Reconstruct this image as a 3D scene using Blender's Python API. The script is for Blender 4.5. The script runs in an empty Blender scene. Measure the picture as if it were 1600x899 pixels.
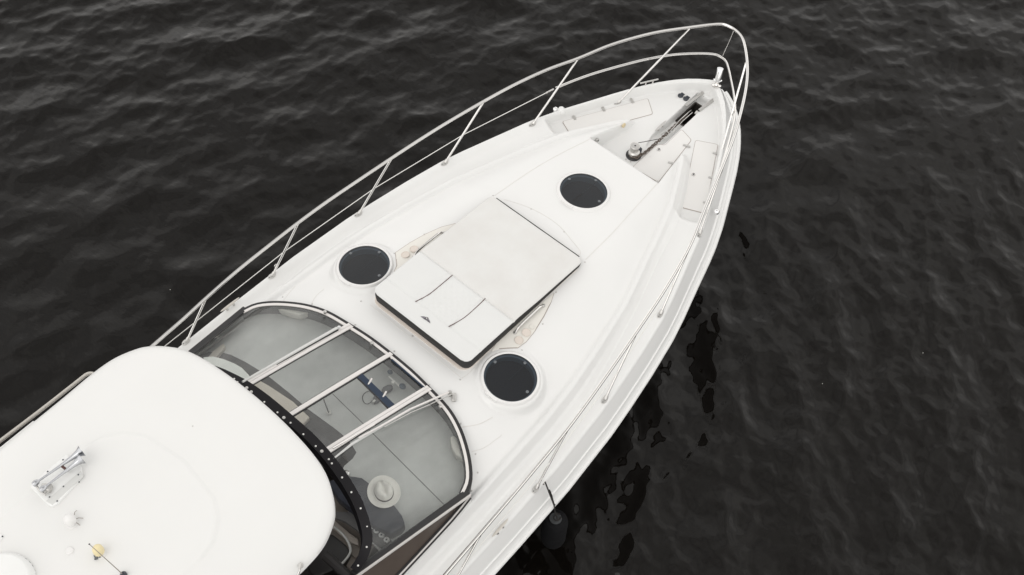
import bpy, bmesh, math, random
import numpy as np
from mathutils import Vector, Matrix
random.seed(7); rng = np.random.default_rng(11)
scene = bpy.context.scene
COL = scene.collection
R_ = math.radians

# ------------------------------------------------------------------ camera
CAMPOS = np.array([0.0, -5.1528, 13.5320])
CAMR = np.array([[0.65542483, -0.75468688, 0.02942798],
                 [-0.61378197, -0.55494846, -0.56151928],
                 [0.44010225, 0.34997132, -0.8269402]])      # right, down, forward
FPX = 1950.0
cam_d = bpy.data.cameras.new("camera")
cam = bpy.data.objects.new("camera", cam_d); COL.objects.link(cam)
r, d, f = [Vector(v) for v in CAMR]
cam.matrix_world = Matrix(((r.x, -d.x, -f.x, CAMPOS[0]), (r.y, -d.y, -f.y, CAMPOS[1]), (r.z, -d.z, -f.z, CAMPOS[2]), (0, 0, 0, 1)))
cam_d.sensor_width = 36; cam_d.lens = FPX / 1600 * 36; cam_d.clip_end = 6000; cam_d.clip_start = 0.1
scene.camera = cam

# ------------------------------------------------------------------ sky, sun, exposure (bright overcast)
SUN_EL, SUN_AZ = 62.0, 185.0        # azimuth measured from +x (bow) towards +y (port)
world = bpy.data.worlds.new("World"); scene.world = world; world.use_nodes = True
nt = world.node_tree; nt.nodes.clear()
def wn(t, **kw):
    n = nt.nodes.new(t)
    for k, v in kw.items(): setattr(n, k, v)
    return n
sky = wn("ShaderNodeTexSky", sky_type='NISHITA', sun_disc=False, sun_elevation=R_(SUN_EL), sun_rotation=R_(90 - SUN_AZ), air_density=1.0, dust_density=4.0)
hsv = wn("ShaderNodeHueSaturation"); hsv.inputs['Saturation'].default_value = 0.12
tc = wn("ShaderNodeTexCoord"); mp = wn("ShaderNodeMapping"); mp.inputs['Scale'].default_value = (1, 1, 2.2)
cl = wn("ShaderNodeTexNoise"); cl.inputs['Scale'].default_value = 3.2; cl.inputs['Detail'].default_value = 5; cl.inputs['Roughness'].default_value = 0.55
cr = wn("ShaderNodeValToRGB"); cr.color_ramp.elements[0].position = 0.3; cr.color_ramp.elements[0].color = (0.62, 0.62, 0.63, 1)
cr.color_ramp.elements[1].position = 0.72; cr.color_ramp.elements[1].color = (1.25, 1.23, 1.2, 1)
mixs = wn("ShaderNodeMix", data_type='RGBA', blend_type='MIX'); mixs.inputs[0].default_value = 0.72
mixs.inputs[7].default_value = (10.35, 10.25, 10.05, 1)
mul = wn("ShaderNodeMix", data_type='RGBA', blend_type='MULTIPLY'); mul.inputs[0].default_value = 1.0
bg = wn("ShaderNodeBackground"); bg.inputs['Strength'].default_value = 0.135
wo = wn("ShaderNodeOutputWorld")
L = nt.links.new
L(sky.outputs[0], hsv.inputs['Color']); L(hsv.outputs[0], mixs.inputs[6])
L(tc.outputs['Generated'], mp.inputs[0]); L(mp.outputs[0], cl.inputs['Vector']); L(cl.outputs['Fac'], cr.inputs[0])
sxz = wn("ShaderNodeSeparateXYZ"); L(tc.outputs['Generated'], sxz.inputs[0])
elv = wn("ShaderNodeMapRange"); elv.inputs[1].default_value = 0.45; elv.inputs[2].default_value = 0.97; elv.inputs[3].default_value = 1.50; elv.inputs[4].default_value = 0.68
L(sxz.outputs['Z'], elv.inputs[0]); mul2 = wn("ShaderNodeMix", data_type='RGBA', blend_type='MULTIPLY'); mul2.inputs[0].default_value = 1.0
L(mul.outputs[2], mul2.inputs[6]); L(elv.outputs[0], mul2.inputs[7])
L(mixs.outputs[2], mul.inputs[6]); L(cr.outputs[0], mul.inputs[7]); L(mul2.outputs[2], bg.inputs['Color']); L(bg.outputs[0], wo.inputs[0])
sd = bpy.data.lights.new("sun", 'SUN'); sd.energy = 0.5; sd.angle = R_(40); sd.color = (1, 0.97, 0.93)
sun = bpy.data.objects.new("sun", sd); COL.objects.link(sun)
sdir = Vector((math.cos(R_(SUN_EL)) * math.cos(R_(SUN_AZ)), math.cos(R_(SUN_EL)) * math.sin(R_(SUN_AZ)), math.sin(R_(SUN_EL))))
sun.rotation_euler = sdir.to_track_quat('Z', 'Y').to_euler(); sun.location = (0, 0, 30)
scene.view_settings.view_transform = 'Standard'; scene.view_settings.look = 'None'
scene.view_settings.exposure = -0.13; scene.view_settings.gamma = 1.0

# ------------------------------------------------------------------ placing helpers
def P(px, py, z):
    """point at height z seen at photo pixel px,py (1600x899)"""
    v = np.array([(px - 800) / FPX, (py - 449.5) / FPX, 1.0]) @ CAMR
    return Vector(CAMPOS + (z - CAMPOS[2]) / v[2] * v)
def itp(x, T): return float(np.interp(x, [t[0] for t in T], [t[1] for t in T]))
def ss(a, b, x): t = np.clip((x - a) / (b - a), 0, 1); return t * t * (3 - 2 * t)

# ------------------------------------------------------------------ materials
def new_mat(name):
    m = bpy.data.materials.new(name); m.use_nodes = True; return m, m.node_tree, m.node_tree.nodes['Principled BSDF']
def mat(name, col, rough=0.5, metal=0.0, var=0.0, vscale=4.0, bump=0.0, bscale=60.0, coat=0.0, spec=0.5, col2=None):
    m, t, b = new_mat(name); c = (*col, 1)
    b.inputs['Base Color'].default_value = c; b.inputs['Roughness'].default_value = rough; b.inputs['Metallic'].default_value = metal
    b.inputs['Coat Weight'].default_value = coat; b.inputs['Coat Roughness'].default_value = 0.1; b.inputs['Specular IOR Level'].default_value = spec
    tcn = t.nodes.new('ShaderNodeTexCoord')
    if var > 0 or col2:
        n = t.nodes.new('ShaderNodeTexNoise'); n.inputs['Scale'].default_value = vscale; n.inputs['Detail'].default_value = 6; n.inputs['Roughness'].default_value = 0.6
        t.links.new(tcn.outputs['Object'], n.inputs['Vector'])
        rp = t.nodes.new('ShaderNodeValToRGB'); rp.color_ramp.elements[0].position = 0.3; rp.color_ramp.elements[1].position = 0.7
        lo = col2 if col2 else tuple(x * (1 - var) for x in col)
        rp.color_ramp.elements[0].color = (*lo, 1); rp.color_ramp.elements[1].color = c
        t.links.new(n.outputs['Fac'], rp.inputs[0]); t.links.new(rp.outputs[0], b.inputs['Base Color'])
        mr = t.nodes.new('ShaderNodeMapRange'); mr.inputs[3].default_value = min(1, rough * 1.25); mr.inputs[4].default_value = rough * 0.85
        t.links.new(n.outputs['Fac'], mr.inputs[0]); t.links.new(mr.outputs[0], b.inputs['Roughness'])
    if bump > 0:
        n2 = t.nodes.new('ShaderNodeTexNoise'); n2.inputs['Scale'].default_value = bscale; n2.inputs['Detail'].default_value = 4
        t.links.new(tcn.outputs['Object'], n2.inputs['Vector'])
        bp = t.nodes.new('ShaderNodeBump'); bp.inputs['Strength'].default_value = bump; bp.inputs['Distance'].default_value = 0.004
        t.links.new(n2.outputs['Fac'], bp.inputs['Height']); t.links.new(bp.outputs[0], b.inputs['Normal'])
    return m
def glass_mat(name, tint, refl=1.0, dust_haze=0.0):
    m, t, b = new_mat(name); t.nodes.remove(b)
    tr = t.nodes.new('ShaderNodeBsdfTransparent'); tr.inputs[0].default_value = (*tint, 1)
    gl = t.nodes.new('ShaderNodeBsdfGlossy'); gl.inputs['Roughness'].default_value = 0.02; gl.inputs[0].default_value = (1, 1, 1, 1)
    fr = t.nodes.new('ShaderNodeFresnel'); fr.inputs[0].default_value = 1.5
    mm = t.nodes.new('ShaderNodeMath'); mm.operation = 'MULTIPLY'; mm.inputs[1].default_value = refl
    tcn = t.nodes.new('ShaderNodeTexCoord'); mpn = t.nodes.new('ShaderNodeMapping'); mpn.inputs['Scale'].default_value = (1.2, 7, 1)
    mpn.inputs['Rotation'].default_value = (0, 0, R_(20))
    nz = t.nodes.new('ShaderNodeTexNoise'); nz.inputs['Scale'].default_value = 2.5; nz.inputs['Detail'].default_value = 7
    dm = t.nodes.new('ShaderNodeMix'); dm.data_type = 'RGBA'; dm.inputs[6].default_value = (*[c * 0.93 for c in tint], 1); dm.inputs[7].default_value = (*tint, 1)
    t.links.new(tcn.outputs['Object'], mpn.inputs[0]); t.links.new(mpn.outputs[0], nz.inputs['Vector']); t.links.new(nz.outputs['Fac'], dm.inputs[0]); t.links.new(dm.outputs[2], tr.inputs[0])
    mx = t.nodes.new('ShaderNodeMixShader'); o = t.nodes['Material Output']
    t.links.new(fr.outputs[0], mm.inputs[0]); t.links.new(mm.outputs[0], mx.inputs[0]); 
    if dust_haze > 0:
        df = t.nodes.new('ShaderNodeBsdfDiffuse'); df.inputs[0].default_value = (0.75, 0.77, 0.75, 1); dx_ = t.nodes.new('ShaderNodeMixShader')  # dust film mixed in as a pale haze to lift brightness behind the glass
        dr_ = t.nodes.new('ShaderNodeMapRange'); dr_.inputs[1].default_value = 0.3; dr_.inputs[2].default_value = 0.75; dr_.inputs[3].default_value = dust_haze * 0.4; dr_.inputs[4].default_value = dust_haze * 1.7
        t.links.new(nz.outputs['Fac'], dr_.inputs[0]); t.links.new(dr_.outputs[0], dx_.inputs[0]); t.links.new(tr.outputs[0], dx_.inputs[1]); t.links.new(df.outputs[0], dx_.inputs[2]); t.links.new(dx_.outputs[0], mx.inputs[1])
    else: t.links.new(tr.outputs[0], mx.inputs[1])
    t.links.new(gl.outputs[0], mx.inputs[2]); t.links.new(mx.outputs[0], o.inputs[0])
    return m
M = dict(
    gel=mat('white gelcoat', (0.75, 0.75, 0.74), 0.32, var=0.025, vscale=1.6, coat=0.25, bump=0.02, bscale=9),
    side=mat('white topside gelcoat', (0.79, 0.79, 0.78), 0.22, var=0.02, vscale=1.2, coat=0.4),
    top=mat('hardtop gelcoat', (0.735, 0.735, 0.722), 0.4, var=0.03, vscale=1.1, bump=0.02, bscale=5),
    cream=mat('cream moulding', (0.75, 0.73, 0.68), 0.4, var=0.04),
    beige=mat('beige moulding', (0.69, 0.625, 0.565), 0.5, var=0.06),
    lid=mat('locker lid gelcoat', (0.755, 0.745, 0.728), 0.38, var=0.02, bump=0.05, bscale=120),
    gap=mat('dark joint', (0.36, 0.31, 0.28), 0.8),
    seam=mat('pale joint', (0.68, 0.665, 0.64), 0.7),
    black=mat('black rubber', (0.018, 0.017, 0.018), 0.45, var=0.2),
    strip=mat('black vinyl strip', (0.008, 0.007, 0.009), 0.5, spec=0.25, bump=0.2, bscale=30),
    bfab=mat('black cushion side', (0.03, 0.029, 0.028), 0.8, var=0.2, vscale=20, bump=0.3, bscale=200),
    vinyl=mat('white vinyl', (0.685, 0.685, 0.67), 0.55, col2=(0.64, 0.63, 0.61), vscale=3.0, bump=0.12, bscale=25),
    vinyl2=mat('white vinyl backrest', (0.69, 0.695, 0.685), 0.55, var=0.03, vscale=3, bump=0.12, bscale=30),
    steel=mat('polished stainless steel', (0.76, 0.745, 0.725), 0.17, metal=1.0, var=0.06, vscale=20),
    steelb=mat('brushed stainless steel', (0.62, 0.61, 0.59), 0.35, metal=1.0, var=0.12, vscale=30),
    alu=mat('grey painted aluminium', (0.70, 0.675, 0.655), 0.35, var=0.04, coat=0.3),
    chrome=mat('chrome', (0.86, 0.86, 0.86), 0.06, metal=1.0),
    chain=mat('weathered galvanised chain', (0.20, 0.17, 0.145), 0.6, metal=0.3, col2=(0.07, 0.05, 0.04), vscale=60),
    darkst=mat('dark plastic', (0.03, 0.035, 0.045), 0.4),
    cleat=mat('worn cleat', (0.62, 0.59, 0.54), 0.35, metal=0.35, var=0.1, vscale=30),
    horn=mat('dull chrome horn', (0.52, 0.53, 0.55), 0.26, metal=1.0, var=0.15, vscale=15),
    navy=mat('dark hull paint', (0.012, 0.013, 0.016), 0.25, coat=0.3),
    dash=mat('grey dash fabric', (0.66, 0.67, 0.655), 0.85, var=0.14, vscale=5, bump=0.3, bscale=180),
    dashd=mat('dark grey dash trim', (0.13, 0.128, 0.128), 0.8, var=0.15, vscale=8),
    pod=mat('slate instrument hood', (0.03, 0.034, 0.05), 0.5, var=0.2, vscale=6),
    inbeige=mat('cream interior panel', (0.72, 0.66, 0.58), 0.6, var=0.05),
    inwhite=mat('white interior moulding', (0.88, 0.90, 0.86), 0.4),
    taupe=mat('taupe interior trim', (0.30, 0.265, 0.235), 0.6, var=0.2, vscale=7),
    inblack=mat('black interior leather', (0.02, 0.018, 0.018), 0.4, bump=0.2, bscale=40),
    sidegl=mat('dark brown side window', (0.085, 0.068, 0.058), 0.25, var=0.2, vscale=2, spec=0.3),
    hat=mat('cream straw', (0.92, 0.90, 0.85), 0.8, var=0.06, vscale=12, bump=0.4, bscale=220),
    band=mat('grey hat band', (0.10, 0.09, 0.09), 0.7),
    fend=mat('dark fender cover', (0.007, 0.007, 0.008), 0.85, spec=0.2, var=0.3, vscale=9, bump=0.5, bscale=120),
    fendt=mat('grey fender end', (0.06, 0.063, 0.066), 0.6, var=0.2),
    rope=mat('black rope', (0.025, 0.022, 0.02), 0.9, bump=0.6, bscale=300),
    dome=mat('white plastic dome', (0.75, 0.745, 0.735), 0.4, var=0.03),
    domey=mat('yellowed plastic dome', (0.76, 0.66, 0.40), 0.45, var=0.08),
    plate=mat('white fairing', (0.78, 0.785, 0.775), 0.4, var=0.03),
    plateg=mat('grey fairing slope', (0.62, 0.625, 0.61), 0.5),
    hglass=glass_mat('smoked hatch glass', (0.40, 0.44, 0.49)),
    wglass=glass_mat('tinted windscreen glass', (0.975, 0.99, 0.98), 0.85, 0.035),
    well=mat('hatch well lining', (0.42, 0.50, 0.54), 0.5),
    wellf=mat('hatch blind', (0.085, 0.088, 0.098), 0.9, var=0.2, vscale=60),
    knob=mat('grey knob', (0.13, 0.14, 0.15), 0.4),
    lamp=mat('yellowed lamp lens', (0.62, 0.52, 0.33), 0.3),
    pipingm=mat('dark red piping', (0.07, 0.025, 0.02), 0.6),
    emb=mat('grey embroidery', (0.20, 0.19, 0.21), 0.7),
    embd=mat('dark embroidery', (0.06, 0.055, 0.06), 0.7),
    embl=mat('light embroidery', (0.75, 0.74, 0.72), 0.7),
    blue=mat('blue anodised hatch rail', (0.03, 0.045, 0.075), 0.3, metal=0.3),
    sky_pad=mat('dark blue suction pad', (0.04, 0.07, 0.10), 0.3),
    dev=mat('dark grey device', (0.10, 0.10, 0.105), 0.6),
    whitep=mat('white plastic', (0.78, 0.77, 0.74), 0.4),
    fleck=mat('pale fleck', (0.6, 0.6, 0.56), 0.8),
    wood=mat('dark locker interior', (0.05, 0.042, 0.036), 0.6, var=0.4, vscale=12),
)

# ------------------------------------------------------------------ mesh helpers
def link(name, me, m, parent=None, sharp=35, mats=None):
    o = bpy.data.objects.new(name, me); COL.objects.link(o)
    if mats:
        for q in mats: me.materials.append(q)
    elif m is not None and not me.materials: me.materials.append(m)
    if sharp is not None and len(me.polygons):
        me.polygons.foreach_set('use_smooth', [True] * len(me.polygons)); me.set_sharp_from_angle(angle=R_(sharp))
    if parent is not None: o.parent = parent
    return o
class MB:
    def __init__(s): s.v = []; s.f = []
    def add(s, v, f): n = len(s.v); s.v += [tuple(p) for p in v]; s.f += [tuple(i + n for i in q) for q in f]; return s
    def tube(s, pts, r, seg=8, closed=False, cap=True):
        pts = [Vector(p) for p in pts]; n = len(pts); rs = r if isinstance(r, (list, tuple)) else [r] * n
        tan = []
        for i in range(n):
            a = pts[(i - 1) % n] if (closed or i > 0) else pts[i]; b = pts[(i + 1) % n] if (closed or i < n - 1) else pts[i]
            tan.append((b - a).normalized())
        up = Vector((0, 0, 1)) if abs(tan[0].z) < 0.9 else Vector((1, 0, 0))
        nx = tan[0].cross(up).normalized(); V = []; F = []
        for i in range(n):
            nx = (nx - tan[i] * nx.dot(tan[i])).normalized(); ny = tan[i].cross(nx)
            for k in range(seg):
                a = 2 * math.pi * k / seg; V.append(pts[i] + (nx * math.cos(a) + ny * math.sin(a)) * rs[i])
        for i in range(n if closed else n - 1):
            j = (i + 1) % n
            for k in range(seg):
                l = (k + 1) % seg; F.append((i * seg + k, i * seg + l, j * seg + l, j * seg + k))
        if cap and not closed: F.append(tuple(range(seg))[::-1]); F.append(tuple((n - 1) * seg + k for k in range(seg)))
        return s.add(V, F)
    def lathe(s, prof, o=(0, 0, 0), axis=(0, 0, 1), seg=24, cap=True):
        ax = Vector(axis).normalized(); u = ax.orthogonal().normalized(); w = ax.cross(u); o = Vector(o); V = []; F = []
        for (rr, h) in prof:
            for k in range(seg):
                a = 2 * math.pi * k / seg; V.append(o + ax * h + (u * math.cos(a) + w * math.sin(a)) * rr)
        n = len(prof)
        for i in range(n - 1):
            for k in range(seg): l = (k + 1) % seg; F.append((i * seg + k, i * seg + l, (i + 1) * seg + l, (i + 1) * seg + k))
        if cap and prof[0][0] > 1e-6: F.append(tuple(range(seg))[::-1])
        if cap and prof[-1][0] > 1e-6: F.append(tuple((n - 1) * seg + k for k in range(seg)))
        return s.add(V, F)
    def box(s, c, size, ax=None):
        c = Vector(c); X, Y, Z = ax if ax else (Vector((1, 0, 0)), Vector((0, 1, 0)), Vector((0, 0, 1))); a, b, h = [q / 2 for q in size]
        V = [c + X * (i * a) + Y * (j * b) + Z * (k * h) for i, j, k in ((-1, -1, -1), (1, -1, -1), (1, 1, -1), (-1, 1, -1), (-1, -1, 1), (1, -1, 1), (1, 1, 1), (-1, 1, 1))]
        return s.add(V, [(0, 3, 2, 1), (4, 5, 6, 7), (0, 1, 5, 4), (1, 2, 6, 5), (2, 3, 7, 6), (3, 0, 4, 7)])
    def prism(s, top, bottom):
        """top, bottom: equal point lists"""
        n = len(top); V = list(top) + list(bottom); F = [tuple(range(n)), tuple(range(2 * n - 1, n - 1, -1))]
        for i in range(n): j = (i + 1) % n; F.append((i, i + n, j + n, j))
        return s.add(V, F)
    def build(s, name, m, parent=None, sharp=35, bev=0.0, fix=True, bseg=2):
        me = bpy.data.meshes.new(name); me.from_pydata(s.v, [], s.f); me.update()
        bm = bmesh.new(); bm.from_mesh(me)
        if fix: bmesh.ops.remove_doubles(bm, verts=bm.verts, dist=1e-5); bmesh.ops.recalc_face_normals(bm, faces=bm.faces)
        if bev > 0:
            es = [e for e in bm.edges if len(e.link_faces) == 2 and e.calc_face_angle(0) > 0.5]
            bmesh.ops.bevel(bm, geom=es, offset=bev, segments=bseg, affect='EDGES', profile=0.5)
        bm.to_mesh(me); bm.free()
        return link(name, me, m, parent, sharp)
def strip(path, width, h, side=None):
    """flat ribbon of given width & thickness following path (list of Vector), normal up-ish"""
    mb = MB(); n = len(path); V = []
    for i in range(n):
        t = (path[min(i + 1, n - 1)] - path[max(i - 1, 0)]).normalized(); s_ = t.cross(Vector((0, 0, 1))).normalized(); u = s_.cross(t)
        for a, b in ((-1, -1), (1, -1), (1, 1), (-1, 1)): V.append(path[i] + s_ * (a * width / 2) + u * (b * h / 2))
    F = [(0, 1, 2, 3), tuple(4 * (n - 1) + k for k in (3, 2, 1, 0))]
    for i in range(n - 1):
        for k in range(4): l = (k + 1) % 4; F.append((4 * i + k, 4 * i + l, 4 * i + 4 + l, 4 * i + 4 + k))
    return mb.add(V, F)
def spl(pts, n=8):
    """Catmull-Rom through the points"""
    pts = [Vector(p) for p in pts]; out = []
    for i in range(len(pts) - 1):
        p0 = pts[max(i - 1, 0)]; p1 = pts[i]; p2 = pts[i + 1]; p3 = pts[min(i + 2, len(pts) - 1)]
        for k in range(n):
            t = k / n; out.append(0.5 * ((2 * p1) + (p2 - p0) * t + (2 * p0 - 5 * p1 + 4 * p2 - p3) * t * t + (3 * p1 - p0 - 3 * p2 + p3) * t ** 3))
    out.append(pts[-1]); return out
def tag(o, label=None, cat=None, group=None, kind=None):
    for k, v in (('label', label), ('category', cat), ('group', group), ('kind', kind)):
        if v: o[k] = v
    return o
def empty(name, loc=(0, 0, 0)):
    o = bpy.data.objects.new(name, None); COL.objects.link(o); o.location = loc; o.empty_display_size = 0.3; return o

# ------------------------------------------------------------------ water: one sheet to the horizon
def axis(lo, hi, step, far, growth=1.22):
    core = list(np.arange(lo, hi, step)); a = []; d = step; x = lo
    while x > -far: d *= growth; x -= d; a.append(x)
    b = []; d = step; x = core[-1]
    while x < far: d *= growth; x += d; b.append(x)
    return np.array(a[::-1] + core + b)
STEP, NF = 0.028, 720
WX = axis(0.0, NF * STEP - 1e-6, STEP, 2500); WY = axis(-8.2, NF * STEP - 8.2 - 1e-6, STEP, 2500)
GX, GY = np.meshgrid(WX, WY, indexing='ij')
def field(seed, ang, spread, l0, l1, expo, rms, leak=0.12):
    """periodic random sea: wavelengths l0 (long) to l1 (short), travel direction ang, given rms slope"""
    rg = np.random.default_rng(seed); k1 = 2 * np.pi * np.fft.fftfreq(NF, STEP); KX, KY = np.meshgrid(k1, k1, indexing='ij'); K = np.hypot(KX, KY); K[0, 0] = 1
    th = np.arctan2(KY, KX) - ang; dirw = np.exp(-(np.sin(th) / spread) ** 2) + leak
    amp = K ** -expo * np.exp(-((2 * np.pi / l0) / K) ** 4) * np.exp(-(K / (2 * np.pi / l1)) ** 2) * np.sqrt(dirw); amp[0, 0] = 0
    H = amp * (rg.standard_normal(K.shape) + 1j * rg.standard_normal(K.shape))
    h = np.real(np.fft.ifft2(H)); sx_ = np.gradient(h, STEP, axis=0); sy_ = np.gradient(h, STEP, axis=1); sc = rms / np.sqrt((sx_ ** 2 + sy_ ** 2).mean())
    dxh = np.real(np.fft.ifft2(-1j * KX / K * H)); dyh = np.real(np.fft.ifft2(-1j * KY / K * H))
    return h * sc, dxh * sc, dyh * sc
A1 = field(3, R_(60), 0.50, 1.7, 0.25, 2.3, 0.095, 0.2); A2 = field(5, R_(66), 0.65, 0.55, 0.07, 2.1, 0.092, 0.3)
B1 = field(21, R_(-50), 0.36, 1.7, 0.17, 2.05, 0.125, 0.14); B2 = field(9, R_(-30), 1.0, 0.55, 0.06, 1.9, 0.075, 0.8)
ix = np.clip(np.searchsorted(WX, 0.0 - 1e-9), 0, None); iy = np.searchsorted(WY, -8.2 - 1e-9)
Z = np.zeros_like(GX); XO = GX.copy(); YO = GY.copy()
sl = (slice(ix, ix + NF), slice(iy, iy + NF)); cxg, cyg = GX[sl], GY[sl]
lee = ss(0.3, -2.5, cyg + 0.5 * (cxg - 10)); fine = ss(3.2, 8.2, 0.6 * cxg + 0.5 * cyg) * 0.85 + 0.15
edge = ss(0, 1.2, cxg) * ss(NF * STEP, NF * STEP - 1.5, cxg) * ss(-8.2, -7.2, cyg) * ss(NF * STEP - 8.2, NF * STEP - 9.7, cyg)
for comp, out_ in ((0, Z), (1, XO), (2, YO)):
    v_ = (A1[comp] + A2[comp] * fine) * (1 - lee) + (B1[comp] + B2[comp]) * lee
    out_[sl] += v_ * edge * (1.0 if comp == 0 else -0.9)
GX, GY = XO, YO
nx, ny = GX.shape
co = np.stack([GX, GY, Z], -1).reshape(-1, 3)
idx = np.arange(nx * ny).reshape(nx, ny)
fc = np.stack([idx[:-1, :-1], idx[1:, :-1], idx[1:, 1:], idx[:-1, 1:]], -1).reshape(-1, 4)
def grid_mesh(name, co, fc):
    me = bpy.data.meshes.new(name); me.vertices.add(len(co)); me.vertices.foreach_set('co', co.astype(np.float32).ravel())
    me.loops.add(fc.size); me.loops.foreach_set('vertex_index', fc.astype(np.int32).ravel())
    me.polygons.add(len(fc)); me.polygons.foreach_set('loop_start', np.arange(0, fc.size, 4, dtype=np.int32))
    me.polygons.foreach_set('use_smooth', np.ones(len(fc), bool)); me.update(calc_edges=True); me.validate(); return me
wm, t, b = new_mat('dark harbour water')
b.inputs['Base Color'].default_value = (0.0042, 0.0034, 0.0027, 1); b.inputs['Roughness'].default_value = 0.045; b.inputs['IOR'].default_value = 1.333
tcn = t.nodes.new('ShaderNodeTexCoord')
prev = None
for sc_, st, ds in ((9.0, 0.35, 0.010),):
    mpn = t.nodes.new('ShaderNodeMapping'); mpn.inputs['Rotation'].default_value = (0, 0, R_(-62)); mpn.inputs['Scale'].default_value = (1.5, 0.75, 1)
    n = t.nodes.new('ShaderNodeTexNoise'); n.inputs['Scale'].default_value = sc_; n.inputs['Detail'].default_value = 3; n.inputs['Distortion'].default_value = 0.6
    # the lee of the hull has fewer ripples: strength falls towards -y
    bp = t.nodes.new('ShaderNodeBump'); bp.inputs['Distance'].default_value = ds
    sx = t.nodes.new('ShaderNodeSeparateXYZ'); mr = t.nodes.new('ShaderNodeMapRange'); mr.inputs[1].default_value = -2.5; mr.inputs[2].default_value = 3.0; mr.inputs[3].default_value = st * 0.22; mr.inputs[4].default_value = st
    t.links.new(tcn.outputs['Object'], mpn.inputs[0]); t.links.new(mpn.outputs[0], n.inputs['Vector']); t.links.new(n.outputs['Fac'], bp.inputs['Height'])
    t.links.new(tcn.outputs['Object'], sx.inputs[0]); t.links.new(sx.outputs['Y'], mr.inputs[0]); t.links.new(mr.outputs[0], bp.inputs['Strength'])
    if prev: t.links.new(prev.outputs[0], bp.inputs['Normal'])
    prev = bp
t.links.new(prev.outputs[0], b.inputs['Normal'])
water = link('water', grid_mesh('water', co, fc), wm, None, None)
tag(water, 'dark rippled harbour water around the boat', kind='structure')

# ------------------------------------------------------------------ the yacht
yacht = empty('motor_yacht', (3, 0, 0))
tag(yacht, 'white motor yacht seen from above with steel bow rail and white hardtop', 'boat')
YL = Vector((3, 0, 0))
def part(o, parent=None):
    """world-space mesh -> child"""
    p = parent or yacht
    o.parent = p; o.matrix_parent_inverse = Matrix.Translation(-YL); return o
def sub(o, parent): o.parent = parent; return o      # parent's local space is world space already

YS = [(-4, 1.9), (-2, 2.02), (0, 2.07), (2, 2.06), (3.4, 2.04), (4.1, 2.03), (4.9, 2.005), (5.7, 1.94), (6.08, 1.89), (6.59, 1.81), (7.09, 1.715), (7.39, 1.635), (8.27, 1.36), (8.47, 1.29), (8.77, 1.165), (9.11, 1.0), (9.4, 0.86), (9.59, 0.765), (9.8, 0.65), (9.97, 0.545), (10.13, 0.43), (10.27, 0.31), (10.37, 0.20), (10.44, 0.11), (10.48, 0.05), (10.5, 0.004)]
xs_t = np.array([q[0] for q in YS]); ys_t = np.array([q[1] for q in YS])
YB = [(-4, 1.6), (2, 1.80), (3, 1.82), (4.99, 1.79), (5.5, 1.745), (5.91, 1.67), (6.45, 1.54), (7.02, 1.395), (7.7, 1.18), (8.2, 1.05), (8.56, 0.915), (8.93, 0.73), (9.2, 0.57), (9.33, 0.46), (9.36, 0.30), (9.4, 0.0), (10.6, -0.3)]
YC = [(-4, 1.5), (3, 1.68), (4.2, 1.665), (5.2, 1.61), (5.7, 1.555), (6.3, 1.455), (6.9, 1.33), (7.6, 1.11), (7.95, 1.0), (8.44, 0.83), (8.76, 0.67), (9.08, 0.51), (9.18, 0.45), (9.24, 0.38), (9.28, 0.2), (9.3, 0), (10.6, -0.4)]
ZC = [(-4, 2.2), (3.5, 2.25), (4.45, 2.225), (4.9, 2.165), (5.5, 2.155), (6, 2.14), (6.9, 2.095), (7.74, 1.995), (8.54, 1.885), (9.3, 1.74), (11, 1.74)]
ZR = [(-4, 1.98), (4.2, 1.97), (6.3, 1.925), (7.6, 1.88), (8.5, 1.83), (9.2, 1.745), (11, 1.74)]
A = lambda T: (np.array([q[0] for q in T]), np.array([q[1] for q in T]))
def smooth_interp(x, T):
    X, Y = A(T); acc = 0
    for dlt, w in ((-0.05, 1), (0, 2), (0.05, 1)): acc = acc + w * np.interp(x + dlt, X, Y)
    return acc / 4
def ys(x): return np.interp(x, xs_t, ys_t)
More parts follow.
